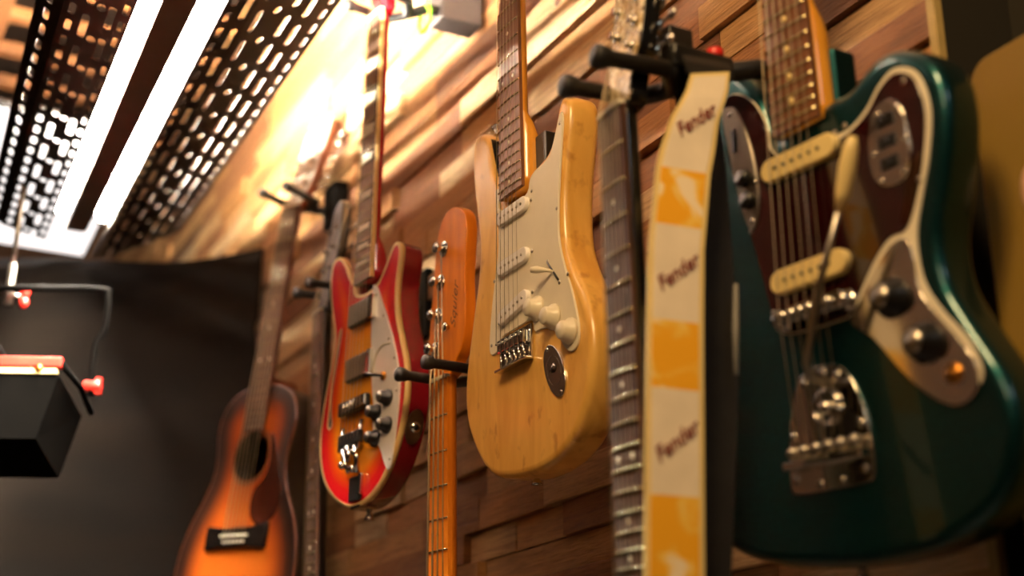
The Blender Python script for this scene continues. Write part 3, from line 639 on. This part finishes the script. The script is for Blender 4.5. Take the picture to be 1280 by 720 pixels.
# ---- black guitar with sparkling headstock
def blackg():
    g = thing('electric_guitar', 'guitar with rosewood fretboard and glittering headstock, between blonde guitar and white strap', 'guitar', pose(BLACK_T, BLACK_R))
    o = smooth([(-28, 150), (-50, 170), (-80, 178), (-104, 165), (-112, 140), (-106, 105), (-100, 70), (-114, 30), (-145, -20), (-163, -75), (-155, -130), (-115, -175), (-50, -195), (30, -195), (105, -175), (150, -130), (160, -75), (142, -20), (112, 20), (98, 55), (96, 85), (104, 115), (100, 138), (86, 146), (72, 136), (54, 122), (34, 120)], 120)
    b = MB(); b.slab(o, -.045, 0, 'black_gloss', .006, .008, 4); b.build('body', g)
    neck_parts(g, 628, 22, 165, 43, 56, 'rosewood', 'black_gloss', 'cream_plastic', (3, 5, 7, 9, 12, 15, 17, 19, 21), wb=9, back=-16, inlay_r=2.7)
    M = Matrix.Translation(mm(0, 628, 6)) @ Matrix.Rotation(math.radians(-9), 4, 'X') @ Matrix.Translation(mm(0, -628, -6))
    hd = smooth([(-21, 631), (-22, 650), (-24, 664), (-31, 684), (-32, 720), (-34, 800), (-30, 832), (0, 826), (30, 832), (34, 800), (32, 720), (31, 684), (24, 664), (22, 650), (21, 631)], 70)
    b = MB(); b.slab(hd, -.016, .0, 'black_gloss', .001, .0005); h = b.build('headstock', g, M)
    b = MB(); b.slab(hd-normals(hd)*.002, .0002, .0014, 'pearloid', 0, .0004, 2); f = b.build('headstock_face', h); f['label'] = 'glittering pearl headstock face'
    for sx in (-1, 1):
        for i in range(6): tuner(h, sx*18, 686+i*25, 1.4, sx, kn=24)
    posts = [(-17, 690, 6), (-17, 720, 6), (-17, 750, 6), (17, 750, 6), (17, 720, 6), (17, 690, 6)]
    b = MB(); b.box(mm(-40, -5, 0), mm(40, 6, 11), 'chrome', .002); b.build('bridge', g); pole_pickup(g, 0, 60, 2, 72, 36, 'chrome', 6, 0, 5); pole_pickup(g, 0, 140, 2, 72, 36, 'chrome', 6, 0, 5)
    mp = [tuple(1000*c for c in (M @ Vector(mm(u, v, 6)))) for u, v, _ in posts]
    strings(g, 628, 35, 52, 6, 11, 13, 0, mp)
blackg()

# ---- grey-faced guitar far back
def greyg():
    g = thing('electric_guitar', 'guitar with grey headstock and long dark neck, mostly hidden behind the red sunburst guitar', 'guitar', pose(GREY_T, GREY_R))
    o = smooth([(-28, 222), (-60, 232), (-95, 228), (-118, 205), (-124, 170), (-112, 120), (-104, 80), (-116, 30), (-145, -20), (-163, -75), (-155, -130), (-115, -175), (-50, -195), (30, -195), (105, -175), (150, -130), (160, -75), (142, -20), (114, 30), (102, 80), (108, 120), (118, 160), (112, 190), (98, 200), (84, 180), (62, 160), (38, 158)], 120)
    b = MB(); b.slab(o, -.045, 0, 'black_gloss', .006, .008, 4); b.build('body', g)
    neck_parts(g, 648, 22, 180, 42, 56, 'rosewood', 'black_gloss', 'cream_plastic', (3, 5, 7, 9, 12, 15, 17, 19, 21), wb=9, back=-16)
    hd = smooth([(-21, 651), (-22, 680), (-24, 700), (-30, 715), (-30, 780), (-20, 830), (0, 842), (22, 830), (30, 780), (30, 715), (24, 700), (22, 680), (21, 651)], 60)
    M = Matrix.Translation(mm(0, 648, 6)) @ Matrix.Rotation(math.radians(-8), 4, 'X') @ Matrix.Translation(mm(0, -648, -6))
    b = MB(); b.slab(hd, -.015, 0, 'black_gloss', .001, .001); h = b.build('headstock', g, M)
    b = MB(); b.slab(hd-normals(hd)*.0015, .0002, .0012, 'grey_metal', 0, .0003, 2); b.build('headstock_face', h)['label'] = 'grey headstock face'
    posts = [(-17, 722, 6), (-18, 756, 6), (-18, 790, 6), (18, 790, 6), (18, 756, 6), (17, 722, 6)]
    for i, (u, v, w_) in enumerate(posts): tuner(h, u, v, 1.4, -1 if i < 3 else 1, kn=20)
    strings(g, 648, 35, 52, 6, 11, 13, 0, [tuple(1000*c for c in (M @ Vector(mm(u, v, 6)))) for u, v, _ in posts])
greyg()

# ---- acoustic
def acoustic():
    g = thing('acoustic_guitar', 'tobacco sunburst acoustic guitar with brown teardrop pickguard against the black sheet', 'guitar', pose(ACOU_T, ACOU_R))
    half = [(0, 284), (40, 281), (72, 270), (95, 250), (106, 222), (107, 195), (101, 165), (98, 135), (103, 105), (120, 68), (143, 28), (160, -20), (165, -70), (158, -118), (136, -158), (98, -186), (50, -200), (0, -204)]
    o = smooth(half+[(-x, y) for x, y in half[-2:0:-1]], 160)
    n = len(o); b = MB()
    vs = [(x, y, z) for z in (-.0004, -.003, -.064, -.068) for x, y in (o if z not in (-.068,) else o-normals(o)*.003)]
    b.add(vs, [(i*n+j, (i+1)*n+j, (i+1)*n+(j+1) % n, i*n+(j+1) % n) for i in range(3) for j in range(n)], 'dark_brown_lacquer', True)
    b.add([vs[3*n+j] for j in range(n)], [tuple(range(n))[::-1]], 'dark_brown_lacquer'); b.build('body', g)
    hole = circle(0, 150, 47, 48)
    burst_front('soundboard', o, 0, 'tobacco_burst', g, holes=[hole], step=.009)
    ring_band('top_binding', o, .0025, .0004, -.004, 'neck_brown', g)
    b = MB(); hr = circle(0, 150, 55, 48); h2 = circle(0, 150, 49, 48); b.add([(x, y, .0005) for x, y in hr]+[(x, y, .0005) for x, y in h2], [(i, (i+1) % 48, 48+(i+1) % 48, 48+i) for i in range(48)], 'rosewood_light'); b.build('rosette', g)
    pg = smooth([(46, 192), (58, 180), (72, 150), (90, 110), (99, 75), (94, 42), (76, 24), (50, 20), (28, 34), (20, 62), (26, 88), (44, 105), (55, 130), (52, 165)], 70)
    b = MB(); b.slab(pg, .0006, .0018, 'dark_tortoise', 0, .0004, 2); b.build('pickguard', g)['label'] = 'dark brown teardrop pickguard'
    b = MB(); b.slab(smooth([(-82, 20), (-78, 22), (-40, 18), (0, 18), (40, 18), (78, 22), (82, 20), (83, 0), (82, -20), (78, -22), (40, -19), (-40, -19), (-78, -22), (-82, -20), (-83, 0)], 80), .0004, .008, 'black_gloss', 0, .002); br = b.build('bridge', g)
    b = MB(); b.box(mm(-37, 0, 8), mm(37, 4, 11.5), 'cream_plastic', .001); b.build('saddle', br)
    for i in range(6): b = MB(); b.ball(mm((i-2.5)*10.5, -9, 9), .003, 'cream_plastic', 8); b.build('bridge_pin', br)
    neck_parts(g, 645, 20, 196, 44, 56, 'rosewood', 'neck_brown', 'cream_plastic', (5, 7, 9, 12), wb=8, back=-14, vend_neck=284)
    b = MB(); b.box(mm(-26, 270, -62), mm(26, 300, 3), 'neck_brown', .008); b.build('neck_heel', g)
    M = Matrix.Translation(mm(0, 645, 5)) @ Matrix.Rotation(math.radians(-10), 4, 'X') @ Matrix.Translation(mm(0, -645, -5))
    hd = smooth([(-22, 649), (-24, 672), (-32, 690), (-33, 700), (-35, 790), (-32, 850), (-16, 862), (0, 858), (16, 862), (32, 850), (35, 790), (33, 700), (32, 690), (24, 672), (22, 649)], 70)
    b = MB(); b.slab(hd, -.016, 0, 'neck_brown', .001, .001); h = b.build('headstock', g, M)
    b = MB(); b.slab(hd-normals(hd)*.001, .0001, .0010, 'glare_grey', 0, .0003, 2); b.build('headstock_face', h)  # pale glossy grey paints the glare into this face
    for sx in (-1, 1):
        for i in range(6): tuner(h, sx*19, 696+i*26, 1, sx, kn=24, big=.95, post=8)
    strings(g, 645, 36, 56, 6, 10, 11, 2, [tuple(1000*c for c in (M @ Vector(mm((-17 if i < 3 else 17), 690+30*(i if i < 3 else 5-i), 5)))) for i in range(6)], rad=.0008, vbot=-9, wbot=8)
acoustic()

mat('plate_black', '0c0a08', .85, 0, .2, spec=.08)
# ================================================================== HANGERS
def hanger(label, pts, yoke, arm, plate, r=.0065, name='guitar_hanger', pegm='black_rubber', platem='plate_black', ring=False):
    """pts: (tip, root) for both pegs; yoke centre; arm path to the wall; plate (lo, hi)"""
    g = thing(name, label, 'guitar hanger', Matrix.Translation(W(*arm[-1])), 'guitar hangers on the plank wall')
    Mi = Matrix.Translation(-Vector(arm[-1]))
    def loc(p): return np.array(p, float)-np.array(arm[-1], float)
    for tip, root in pts:
        t = loc(tip); q = loc(root); d = norm(q-t)
        b = MB(); b.tube([t, t+d*.002, t+d*.006, t+d*.013, t+d*.018, q], [r*.8, r*1.35, r*1.5, r*1.35, r, r], pegm, 16); b.build('peg', g)
    b = MB(); k = [pts[0][1], yoke, pts[1][1]]; pp = smooth3([loc(x) for x in k])
    b.tube(pp, r*1.15, 'black_metal', 14); b.build('yoke', g)
    if ring:
        b = MB(); c = loc(yoke)+np.array([.03, 0, 0]); b.tube([c+np.array([0, .021*math.cos(a), .021*math.sin(a)]) for a in np.linspace(0, 2*PI, 28)], .0035, 'green_plastic', 8); b.build('green_ring', g)
    b = MB(); b.tube([loc(x) for x in [yoke]+arm], r*1.25, 'black_metal', 14); b.build('arm', g)
    b = MB(); b.box(loc(plate[0]), loc(plate[1]), platem, .006); pl = b.build('wall_plate', g)
    return g
def smooth3(P, n=14):
    out = []; k = len(P)
    for i in range(k-1):
        p0, p1, p2, p3 = P[max(i-1, 0)], P[i], P[i+1], P[min(i+2, k-1)]
        for t in np.linspace(0, 1, n, endpoint=False): out.append(.5*((2*p1)+(-p0+p2)*t+(2*p0-5*p1+4*p2-p3)*t*t+(-p0+3*p1-3*p2+p3)*t**3))
    out.append(P[-1]); return out
def fork(t, deg, v, half, wt, wr=-30, wy=-48):
    """peg tips and roots, and the yoke centre, around a neck at height v (mm along the neck)"""
    m = rod(np.radians(np.array(deg, float))) @ BASE
    P = lambda u, v_, w_: tuple(m @ (np.array([u, v_, w_])/1000) + np.array(t))
    return [(P(half, v, wt), P(half, v-2, wr)), (P(-half, v, wt), P(-half, v-2, wr))], P(0, v-4, wy)
def straight(y, dx=.0): return [(y[0]+.03, y[1], y[2]), (.874, y[1], y[2])]
pg_, yk = fork(BLACK_T, BLACK_R, 662, 33, 40, -34, -52)
strap_hanger = hanger('black hanger holding the glittering headstock, with long padded pegs and the strap over its arm', pg_, yk, [(.685, .905, .602), (.710, .891, .605), (.772, .896, .613), (.80, .90, .55), (.874, .905, .50)], ((.866, .88, .46), (.880, .93, .54)), r=.0075)
pg_, yk = fork(BASS_T, BASS_R, 874, 37, 52)
hanger('black hanger holding the orange maple bass headstock', pg_, yk, straight(yk), ((.866, yk[1]-.03, yk[2]-.05), (.880, yk[1]+.03, yk[2]+.05)))
pg_, yk = fork(RICK_T, RICK_R, 650, 34, 44)
hanger('grey hanger with a bright green ring behind the red neck at the top', pg_, yk, [(yk[0]+.035, yk[1], yk[2]+.02), (.872, yk[1]+.01, yk[2]+.03)], ((.80, yk[1]-.012, yk[2]+.005), (.874, yk[1]+.036, yk[2]+.11)), ring=True, platem='grey_metal')
pg_, yk = fork(ACOU_T, ACOU_R, 662, 34, 58, -26, -40)
hanger('black hanger holding the acoustic guitar by the black sheet', pg_, yk, [(yk[0]+.02, yk[1], yk[2]), (.874, yk[1]-.02, yk[2])], ((.846, yk[1]-.062, yk[2]-.045), (.878, yk[1]-.004, yk[2]+.045)))
pg_, yk = fork(GREY_T, GREY_R, 686, 33, 38)
hanger('black hanger holding the grey headstock behind the red guitar', pg_, yk, straight(yk), ((.866, yk[1]-.03, yk[2]-.06), (.880, yk[1]+.03, yk[2]+.06)))
# clamp bar with its head and red button belong to the hanger that carries the strap
def to_part(o, x, y, z):
    o.parent = strap_hanger; o.matrix_local = Matrix.Translation(W(x, y, z)-strap_hanger.location); return o
b = MB(); b.box((-.040, -.012, -.010), (.024, .014, .012), 'black_plastic', .003); to_part(b.build('clamp_bar'), .664, .905, .600)
b = MB(); b.box((-.046, .006, .014), (-.020, .036, .042), 'black_plastic', .003); to_part(b.build('clamp_head'), .680, .908, .602)
b = MB(); b.cyl((.012, 0, .012), (.012, 0, .021), .008, 'red_plastic', 18, bev=.002); to_part(b.build('red_button'), .664, .905, .602)

# ---- strap looped over the bar
def strap():
    g = thing('guitar_strap', 'white and yellow patterned guitar strap draped beside the teal guitar', 'guitar strap', Matrix.Translation(W(.69, .90, .6)))
    Wd = .0255
    def path(v):   # centre of the front fall at distance v below the bar
        x = np.interp(v, [0, .02, .05, .10, .17, .245, .45, .8], [-.034, -.036, -.045, -.058, -.068, -.0725, -.082, -.086])
        y = np.interp(v, [0, .03, .1, .8], [-.014, -.016, -.014, -.010])
        return np.array([x-.009*min(v/.05, 1), y, -.014-v])
    across = norm(np.array([1, -.10, .10]))
    n = 120; L = .50
    def sheet(name, a0, a1, v0, v1, off, mt, parent, th=.0012, nn=None):
        k = max(int((v1-v0)/.006), 2) if nn is None else nn; vs = []; fs = []
        for i in range(k+1):
            v = v0+(v1-v0)*i/k; c = path(v); ac = norm(np.array([1, -.10, .25*max(0, 1-v/.1)]))*(.78+.22*min(v/.08, 1))
            nrm = np.array([0, -1, 0.])
            for a, d in ((a0, off), (a1, off), (a1, off-th), (a0, off-th)): vs.append(c+ac*a*Wd+nrm*d)
        for i in range(k):
            for j in range(4): fs.append((4*i+j, 4*i+(j+1) % 4, 4*i+4+(j+1) % 4, 4*i+4+j))
        fs += [(3, 2, 1, 0), tuple(4*k+j for j in range(4))]
        b = MB(); b.add(vs, fs, mt, False); return b.build(name, parent)
    base = sheet('webbing', -1, 1, 0, L, 0, 'aged_cream', g); base['label'] = 'pale edged strap webbing'
    seg = [(.004, .10, 'w'), (.10, .152, 'y'), (.152, .235, 'w'), (.235, .292, 'y'), (.292, .377, 'w'), (.377, .442, 'y'), (.442, .496, 'w')]
    for a, c, t in seg:
        s = sheet('printed_patch', -.82, .82, a, c, .0006, 'white_print' if t == 'w' else 'yellow_print', base)
        s['label'] = 'white patch with script lettering' if t == 'w' else 'yellow patterned patch'
        if t == 'w' and c-a > .06:
            v = (a+c)/2; p = path(v)
            M = Matrix.Translation(Vector(p)+Vector((0, -.0012-.0006, 0))) @ Matrix.Rotation(-.10, 4, 'Z') @ Matrix.Rotation(PI/2, 4, 'X') @ Matrix.Rotation(math.radians(38), 4, 'Z')
            text_part('Fender', 'script_lettering', base, M, .0165, 'ink_red', .35)
    # far half: black inner leather
    b = MB(); vs = []; k = 60
    for i in range(k+1):
        v = L*i/k; x = np.interp(v, [0, .05, .25, .5], [-.024, -.017, -.014, -.038]); y = .022
        for a, d in ((-.022, 0), (.017, 0), (.017, .002), (-.022, .002)): vs.append((x+a+.002*math.sin(v*8), y+d-a*.15, -.012-v))
    fs = [(4*i+j, 4*i+(j+1) % 4, 4*i+4+(j+1) % 4, 4*i+4+j) for i in range(k) for j in range(4)]+[(3, 2, 1, 0), tuple(4*k+j for j in range(4))]
    b.add(vs, fs, 'leather_black'); b.build('leather_backing', g)
    b = MB(); b.tube([(-.006, .004, -.20), (-.009, .004, -.24), (-.011, .004, -.28)], [.002, .003, .002], 'grey_strap', 8); b.build('edge_stitching', g)
    b = MB(); vs = []
    for i in range(9):
        a = PI*i/8; y = .006-.018*math.cos(a); z = -.002+.0165*math.sin(a)-.012*(1-math.sin(a))
        vs += [(-.058, y, z-.004), (-.008, y, z), (-.008, .006+(y-.006)*.93, z-.0015), (-.058, .006+(y-.006)*.93, z-.0055)]
    b.add(vs, [(4*i+j, 4*i+(j+1) % 4, 4*i+4+(j+1) % 4, 4*i+4+j) for i in range(8) for j in range(4)], 'leather_black'); b.build('leather_fold', g)
strap()

# ================================================================== LIGHT FIXTURE
KX, KZ = .0673, .0744           # slope of the fixture along the room
def ax(p, y, q): return (p+KX*y, y, q+KZ*y)
def fixture():
    g = thing('light_fixture', 'twin tube ceiling light between two perforated dark metal trays', 'light fixture', Matrix.Translation(W(*ax(.26, 2.3, .9))))
    O = np.array(ax(.26, 2.3, .9))
    Y0 = 1.0
    def perforated(name, prof, rows, parent, Y1=2.93, pitch=.105, mt='fixture_metal'):
        """prof: list of (p,q) across the tray; cells with slotted holes on each strip"""
        b = MB(); Pp = [np.array(x) for x in prof]
        for si in range(len(Pp)-1):
            a, c = Pp[si], Pp[si+1]; wd = np.linalg.norm(c-a); nr = rows[si]
            if nr == 0:
                y = Y0
                vs = [np.array(ax(a[0], Y0, a[1]))-O, np.array(ax(c[0], Y0, c[1]))-O, np.array(ax(c[0], Y1, c[1]))-O, np.array(ax(a[0], Y1, a[1]))-O]; b.add(vs, [(0, 1, 2, 3)], mt); continue
            kinds = nr
            tot = sum(k[0] for k in kinds); pos = 0
            for wfrac, kind, sh in kinds:
                t0 = pos/tot; t1 = (pos+wfrac)/tot; pos += wfrac
                ph = pitch/2 if kind == 'lip' else pitch; cw = (t1-t0)*wd; y = Y0-sh*ph
                while y < Y1:
                    if kind == 'slot': hl, hh = .0365, .0052
                    elif kind == 'lip': hl, hh = .0165, .0046
                    else: hl, hh = .0110, .0062
                    cy = y+ph/2; N = 16; inner = []
                    for j in range(N):
                        an = 2*PI*(j+.5)/N; cx, sn = math.cos(an), math.sin(an)
                        if kind == 'dot': inner.append((cx*hl, sn*hh))
                        else: inner.append(((hl-hh)*np.sign(cx)+hh*cx, hh*sn) if 1 else 0)
                    outer = []
                    for (dy, dw) in inner:
                        s = min((ph/2)/abs(dy) if abs(dy) > 1e-9 else 9e9, (cw/2)/abs(dw) if abs(dw) > 1e-9 else 9e9); outer.append((dy*s, dw*s))
                    # snap the outer ring's corners
                    for sy in (-1, 1):
                        for sw in (-1, 1):
                            j = min(range(N), key=lambda q: (outer[q][0]-sy*ph/2)**2+(outer[q][1]-sw*cw/2)**2); outer[j] = (sy*ph/2, sw*cw/2)
                    vs = []
                    for dy, dw in inner+outer:
                        t = (t0+t1)/2+dw/wd; p = a+(c-a)*t; vs.append(np.array(ax(p[0], min(max(cy+dy, Y0), Y1), p[1]))-O)
                    b.add(vs, [(j, (j+1) % N, N+(j+1) % N, N+j) for j in range(N)], mt); y += ph
        o = b.build(name, parent)
        sd = o.modifiers.new('thickness', 'SOLIDIFY'); sd.thickness = .0015; sd.offset = 0
        return o
    main = [(1, 'slot', .0), (1, 'slot', .5), (.75, 'dot', .2), (1, 'slot', .0), (1, 'slot', .5), (1, 'slot', 0)]
    perforated('perforated_tray', [(.3190, .901), (.3035, .855), (.345, .868), (.452, .930), (.487, .953)],  # leading solid strip is a lip added to keep tube light off the slots
               [0, [(1, 'lip', 0), (1, 'slot', .5)], [(1, 'slot', .0), (.8, 'dot', .2), (1, 'slot', .5), (1, 'slot', 0)], [(1, 'lip', .5)]], g)
    perforated('perforated_tray', [(.2000, .903), (.188, .822), (.128, .835), (.105, .840), (.072, .862)],  # left tray starts with the same added light-blocking lip
               [0, [(1, 'lip', .3), (1, 'slot', .0), (.8, 'dot', .2), (1, 'slot', .5)], [(1, 'lip', .2)], [(1, 'lip', 0)]], g, 2.74)
    for p in (.2160, .2975):
        b = MB(); b.tube([np.array(ax(p, y, .898))-O for y in (1.02, 2.74)], .0148, 'tube_glow', 20); t = b.build('fluorescent_tube', g)
        for y in (1.005, 2.745):
            b = MB(); b.tube([np.array(ax(p, y, .898))-O, np.array(ax(p, y+.02, .898))-O], .0152, 'silver', 20); b.build('end_cap', t)
    b = MB()   # central housing between the tubes, deepened to screen the wall from them
    sec = [(.2085, .79), (.2465, .79), (.272, .90), (.272, .93), (.243, .93), (.240, .90)]
    vs = [np.array(ax(p, y, q))-O for y in (1.01, 2.53) for p, q in sec]; k = 6
    end = [(.226, .86), (.262, .86), (.272, .90), (.272, .93), (.243, .93), (.240, .90)]
    vs += [np.array(ax(p, 2.77, q))-O for p, q in end]
    b.add(vs, [(i*k+j, i*k+(j+1) % k, (i+1)*k+(j+1) % k, (i+1)*k+j) for i in (0, 1) for j in range(k)]+[tuple(range(k))[::-1], tuple(range(2*k, 3*k))], 'spine_metal'); b.build('housing', g)
fixture()
# glowing panel behind the fixture
g = thing('ceiling_light', 'flat white glowing panel above the black sheet at left', 'ceiling light', Matrix.Translation(W(.2, 2.9, 1.2)))
O = np.array([.2, 2.9, 1.2])
b = MB(); q = 1.0; c = [ax(p, y, q) for p, y in ((-.06, 2.52), (.33, 2.52), (.33, 3.42), (-.06, 3.42))]
vs = [np.array(x)-O for x in c]+[np.array(x)-O+np.array([0, 0, .01]) for x in c]
b.add(vs, [(0, 1, 2, 3), (7, 6, 5, 4)]+[(i, 4+i, 4+(i+1) % 4, (i+1) % 4) for i in range(4)], 'panel_glow'); b.build('diffuser', g)
b = MB()
for i in range(4):
    a, d = np.array(c[i])-O, np.array(c[(i+1) % 4])-O; b.tube([a+[0, 0, .012], d+[0, 0, .012]], .009, 'frame_black', 8)
b.build('frame', g)

# ---- wooden lattice at the ceiling
g = thing('wooden_lattice', 'orange wooden lattice at the ceiling in the upper left corner', 'lattice', Matrix.Translation(W(.2, 3.0, 1.6)))
b = MB(); b.box((-.02, -.9, -.02), (.065, .5, .02), 'lattice_wood', .003); b.build('beam', g)
b = MB(); b.box((-.42, -.9, -.02), (-.34, .5, .02), 'lattice_wood', .003); b.build('beam', g)
for k in range(8):
    b = MB(); y = -.74+.172*k; b.box((-.5, y, .02), (.55, y+.036, .045), 'lattice_wood', .003); b.build('slat', g)

# ================================================================== BLACK SHEET AND RAIL
def sheet():
    P0 = np.array([.858, 2.86]); P1 = np.array([-.55, 3.62]); n = 130; m = 70; b = MB(); vs = []; fs = []
    d = P1-P0; L = np.linalg.norm(d); d = d/L; nn = np.array([-d[1], d[0]]);
    if nn[1] > 0: nn = -nn
    for i in range(n+1):
        for j in range(m+1):
            s = L*i/n; t = 2.3*j/m
            top = 1.135-.04*min(s/.5, 1)-.02*math.sin(min(s/.35, 1)*PI)*math.exp(-t*2)
            # one long diagonal crease from the top towards the wall plus soft horizontal sags
            cr = (t - (.02+ (.42-s)*.42)); crease = .03*math.exp(-(cr/.022)**2)*(1 if s < .45 else math.exp(-(s-.45)*12))
            sag = .003*math.sin(t*15+math.sin(s*4)*1.2)*math.exp(-((t-.35)/.5)**2)+.002*math.sin(t*31+s*5+1)+.006*math.sin(s*8+t*1.5)
            q = P0+d*s+nn*(crease+sag)
            vs.append((q[0], q[1], top-t))
    for i in range(n):
        for j in range(m): a = i*(m+1)+j; fs.append((a, a+1, a+m+2, a+m+1))
    b.add(vs, fs, 'black_sheet', True); o = b.build('black_sheet', None, TW)
    sd = o.modifiers.new('thickness', 'SOLIDIFY'); sd.thickness = .003
    tag(o, 'large black plastic sheet hung across the room behind the acoustic guitar', 'sheet')
sheet()
g = thing('rail', 'dark wooden rail with round bolt heads above the black sheet', 'rail', Matrix.Translation(W(.2, 3.27, 1.095)) @ Matrix.Rotation(math.atan2(-.76, 1.408), 4, 'Z'))
b = MB(); b.box((-.8, -.02, -.012), (.36, .02, .014), 'rail_wood', .003); b.box((-.8, -.021, .014), (.36, .02, .030), 'frame_black', .002); b.build('board', g)
for k in range(7):
    b = MB(); b.ball((-.3+.1*k, -.02, .004), .008, 'silver', 12, (1, .5, 1)); b.build('bolt', g)

# ================================================================== HANGING WORK LIGHT (left)
mat('lamp_black', '050403', .8, 0, .2, spec=.03)
def worklight():
    P1 = np.array([.328, 2.1, .60]); P0 = np.array([.162, 2.175, .60]); x = norm(P0-P1); y = np.array([x[1], -x[0], 0])
    if y[1] < 0: y = -y
    M = Matrix([[x[0], y[0], 0, P1[0]], [x[1], y[1], 0, P1[1]], [0, 0, 1, P1[2]+Z0], [0, 0, 0, 1]])
    g = thing('work_light', 'black box-shaped lamp with red trim hanging from a silver rod at left', 'work light', M)
    Wd = .30; D = .16
    b = MB()   # tapered housing: deeper at the top, wedge bottom
    top = [(0, 0, -.022), (Wd, 0, -.022), (Wd, D, -.045), (0, D, -.045)]; bot = [(.025, .01, -.118), (Wd-.02, .01, -.118), (Wd-.02, D-.02, -.15), (.02, D-.02, -.15)]
    b.add(top+bot, [(3, 2, 1, 0), (4, 5, 6, 7), (0, 1, 5, 4), (1, 2, 6, 5), (2, 3, 7, 6), (3, 0, 4, 7)], 'lamp_black'); b.build('housing', g)
    b = MB(); b.box((-.004, -.006, -.012), (Wd, .01, .004), 'red_plastic', .003); b.build('red_trim', g)
    b = MB(); b.box((.002, -.004, -.022), (Wd, .008, -.014), 'aged_cream', .002); b.ball((.028, -.004, -.014), .006, 'gold', 10); b.build('latch_strip', g)
    b = MB(); b.tube([(-.002, 0, -.005), (-.012, D*.55, -.018), (-.014, D, -.04)], .005, 'lamp_black', 10); b.build('side_bar', g)
    hx = -.018
    b = MB(); b.tube(smooth3([np.array(p) for p in [(hx, D*.8, -.02), (hx, D*.8, .06), (hx-.012, D*.8, .09), (hx-.012, D*.8, .145), (hx+.003, D*.8, .158), (.1, D*.8, .158), (.3, D*.8, .158)]], 6), .0055, 'lamp_black', 12); b.build('handle', g)
    b = MB(); b.cyl((hx-.016, D*.8, -.005), (hx+.012, D*.8, -.005), .0095, 'red_plastic', 16, bev=.003); b.box((hx-.016, D*.8-.004, -.018), (hx-.006, D*.8+.004, .010), 'red_plastic', .002); b.build('side_knob', g)
    b = MB(); b.tube([(.13, .03, .0), (.09, .05, .01), (.12, .06, .05), (.2, .08, .11)], .003, 'lamp_black', 8); b.build('cable', g)
    Mi = M.inverted()
    def L(p): return np.array(Mi @ W(*p))
    b = MB(); b.tube([L((.2685, 2.3, .95)), L((.268, 2.3, .80))], .0042, 'silver', 12); b.tube([L((.268, 2.3, .81)), L((.268, 2.3, .74))], .0066, 'silver', 12); b.build('rod', g)
    k = L((.292, 2.3, .757)); b = MB(); b.tube([L((.268, 2.3, .757)), k], .003, 'silver', 8)
    b.ball(k+np.array([0, 0, .008]), .011, 'red_plastic', 12, (.8, .7, 1)); b.ball(k-np.array([0, 0, .010]), .010, 'red_plastic', 12, (.8, .7, 1)); b.build('wing_knob', g)
worklight()

# ================================================================== RIGHT EDGE
g = thing('cabinet', 'olive cabinet panel with a rounded corner at the right edge', 'cabinet', Matrix.Translation(W(.84, .5, .2)))
def rrect(x0, y0, x1, y1, r, n=8):
    out = []
    for cx, cy, a0 in ((x1-r, y1-r, 0), (x0+r, y1-r, 90), (x0+r, y0+r, 180), (x1-r, y0+r, 270)):
        for i in range(n+1): a = math.radians(a0+90*i/n); out.append((cx+r*math.cos(a), cy+r*math.sin(a)))
    return np.array(out)
ol = rrect(-.269, -.60, .40, .382, .022)
b = MB(); b.slab(ol, 0, .03, 'olive_panel', 0, .004)
Mx = Matrix([[0, 0, -1, .03], [-1, 0, 0, 0], [0, 1, 0, 0], [0, 0, 0, 1]])
b.v = [tuple(Mx @ Vector(x)) for x in b.v]; b.build('door_panel', g)
b = MB(); b.box((.03, -.4, -.6), (.10, .262, .38), 'olive_wall', .004); b.build('carcass', g)
b = MB(); b.ball((-.02, .198, .235), .012, 'pink_cream', 16, (.7, 1, 1.9)); b.tube([(0, .198, .235), (-.02, .198, .235)], .006, 'pink_cream', 10); b.build('handle', g)
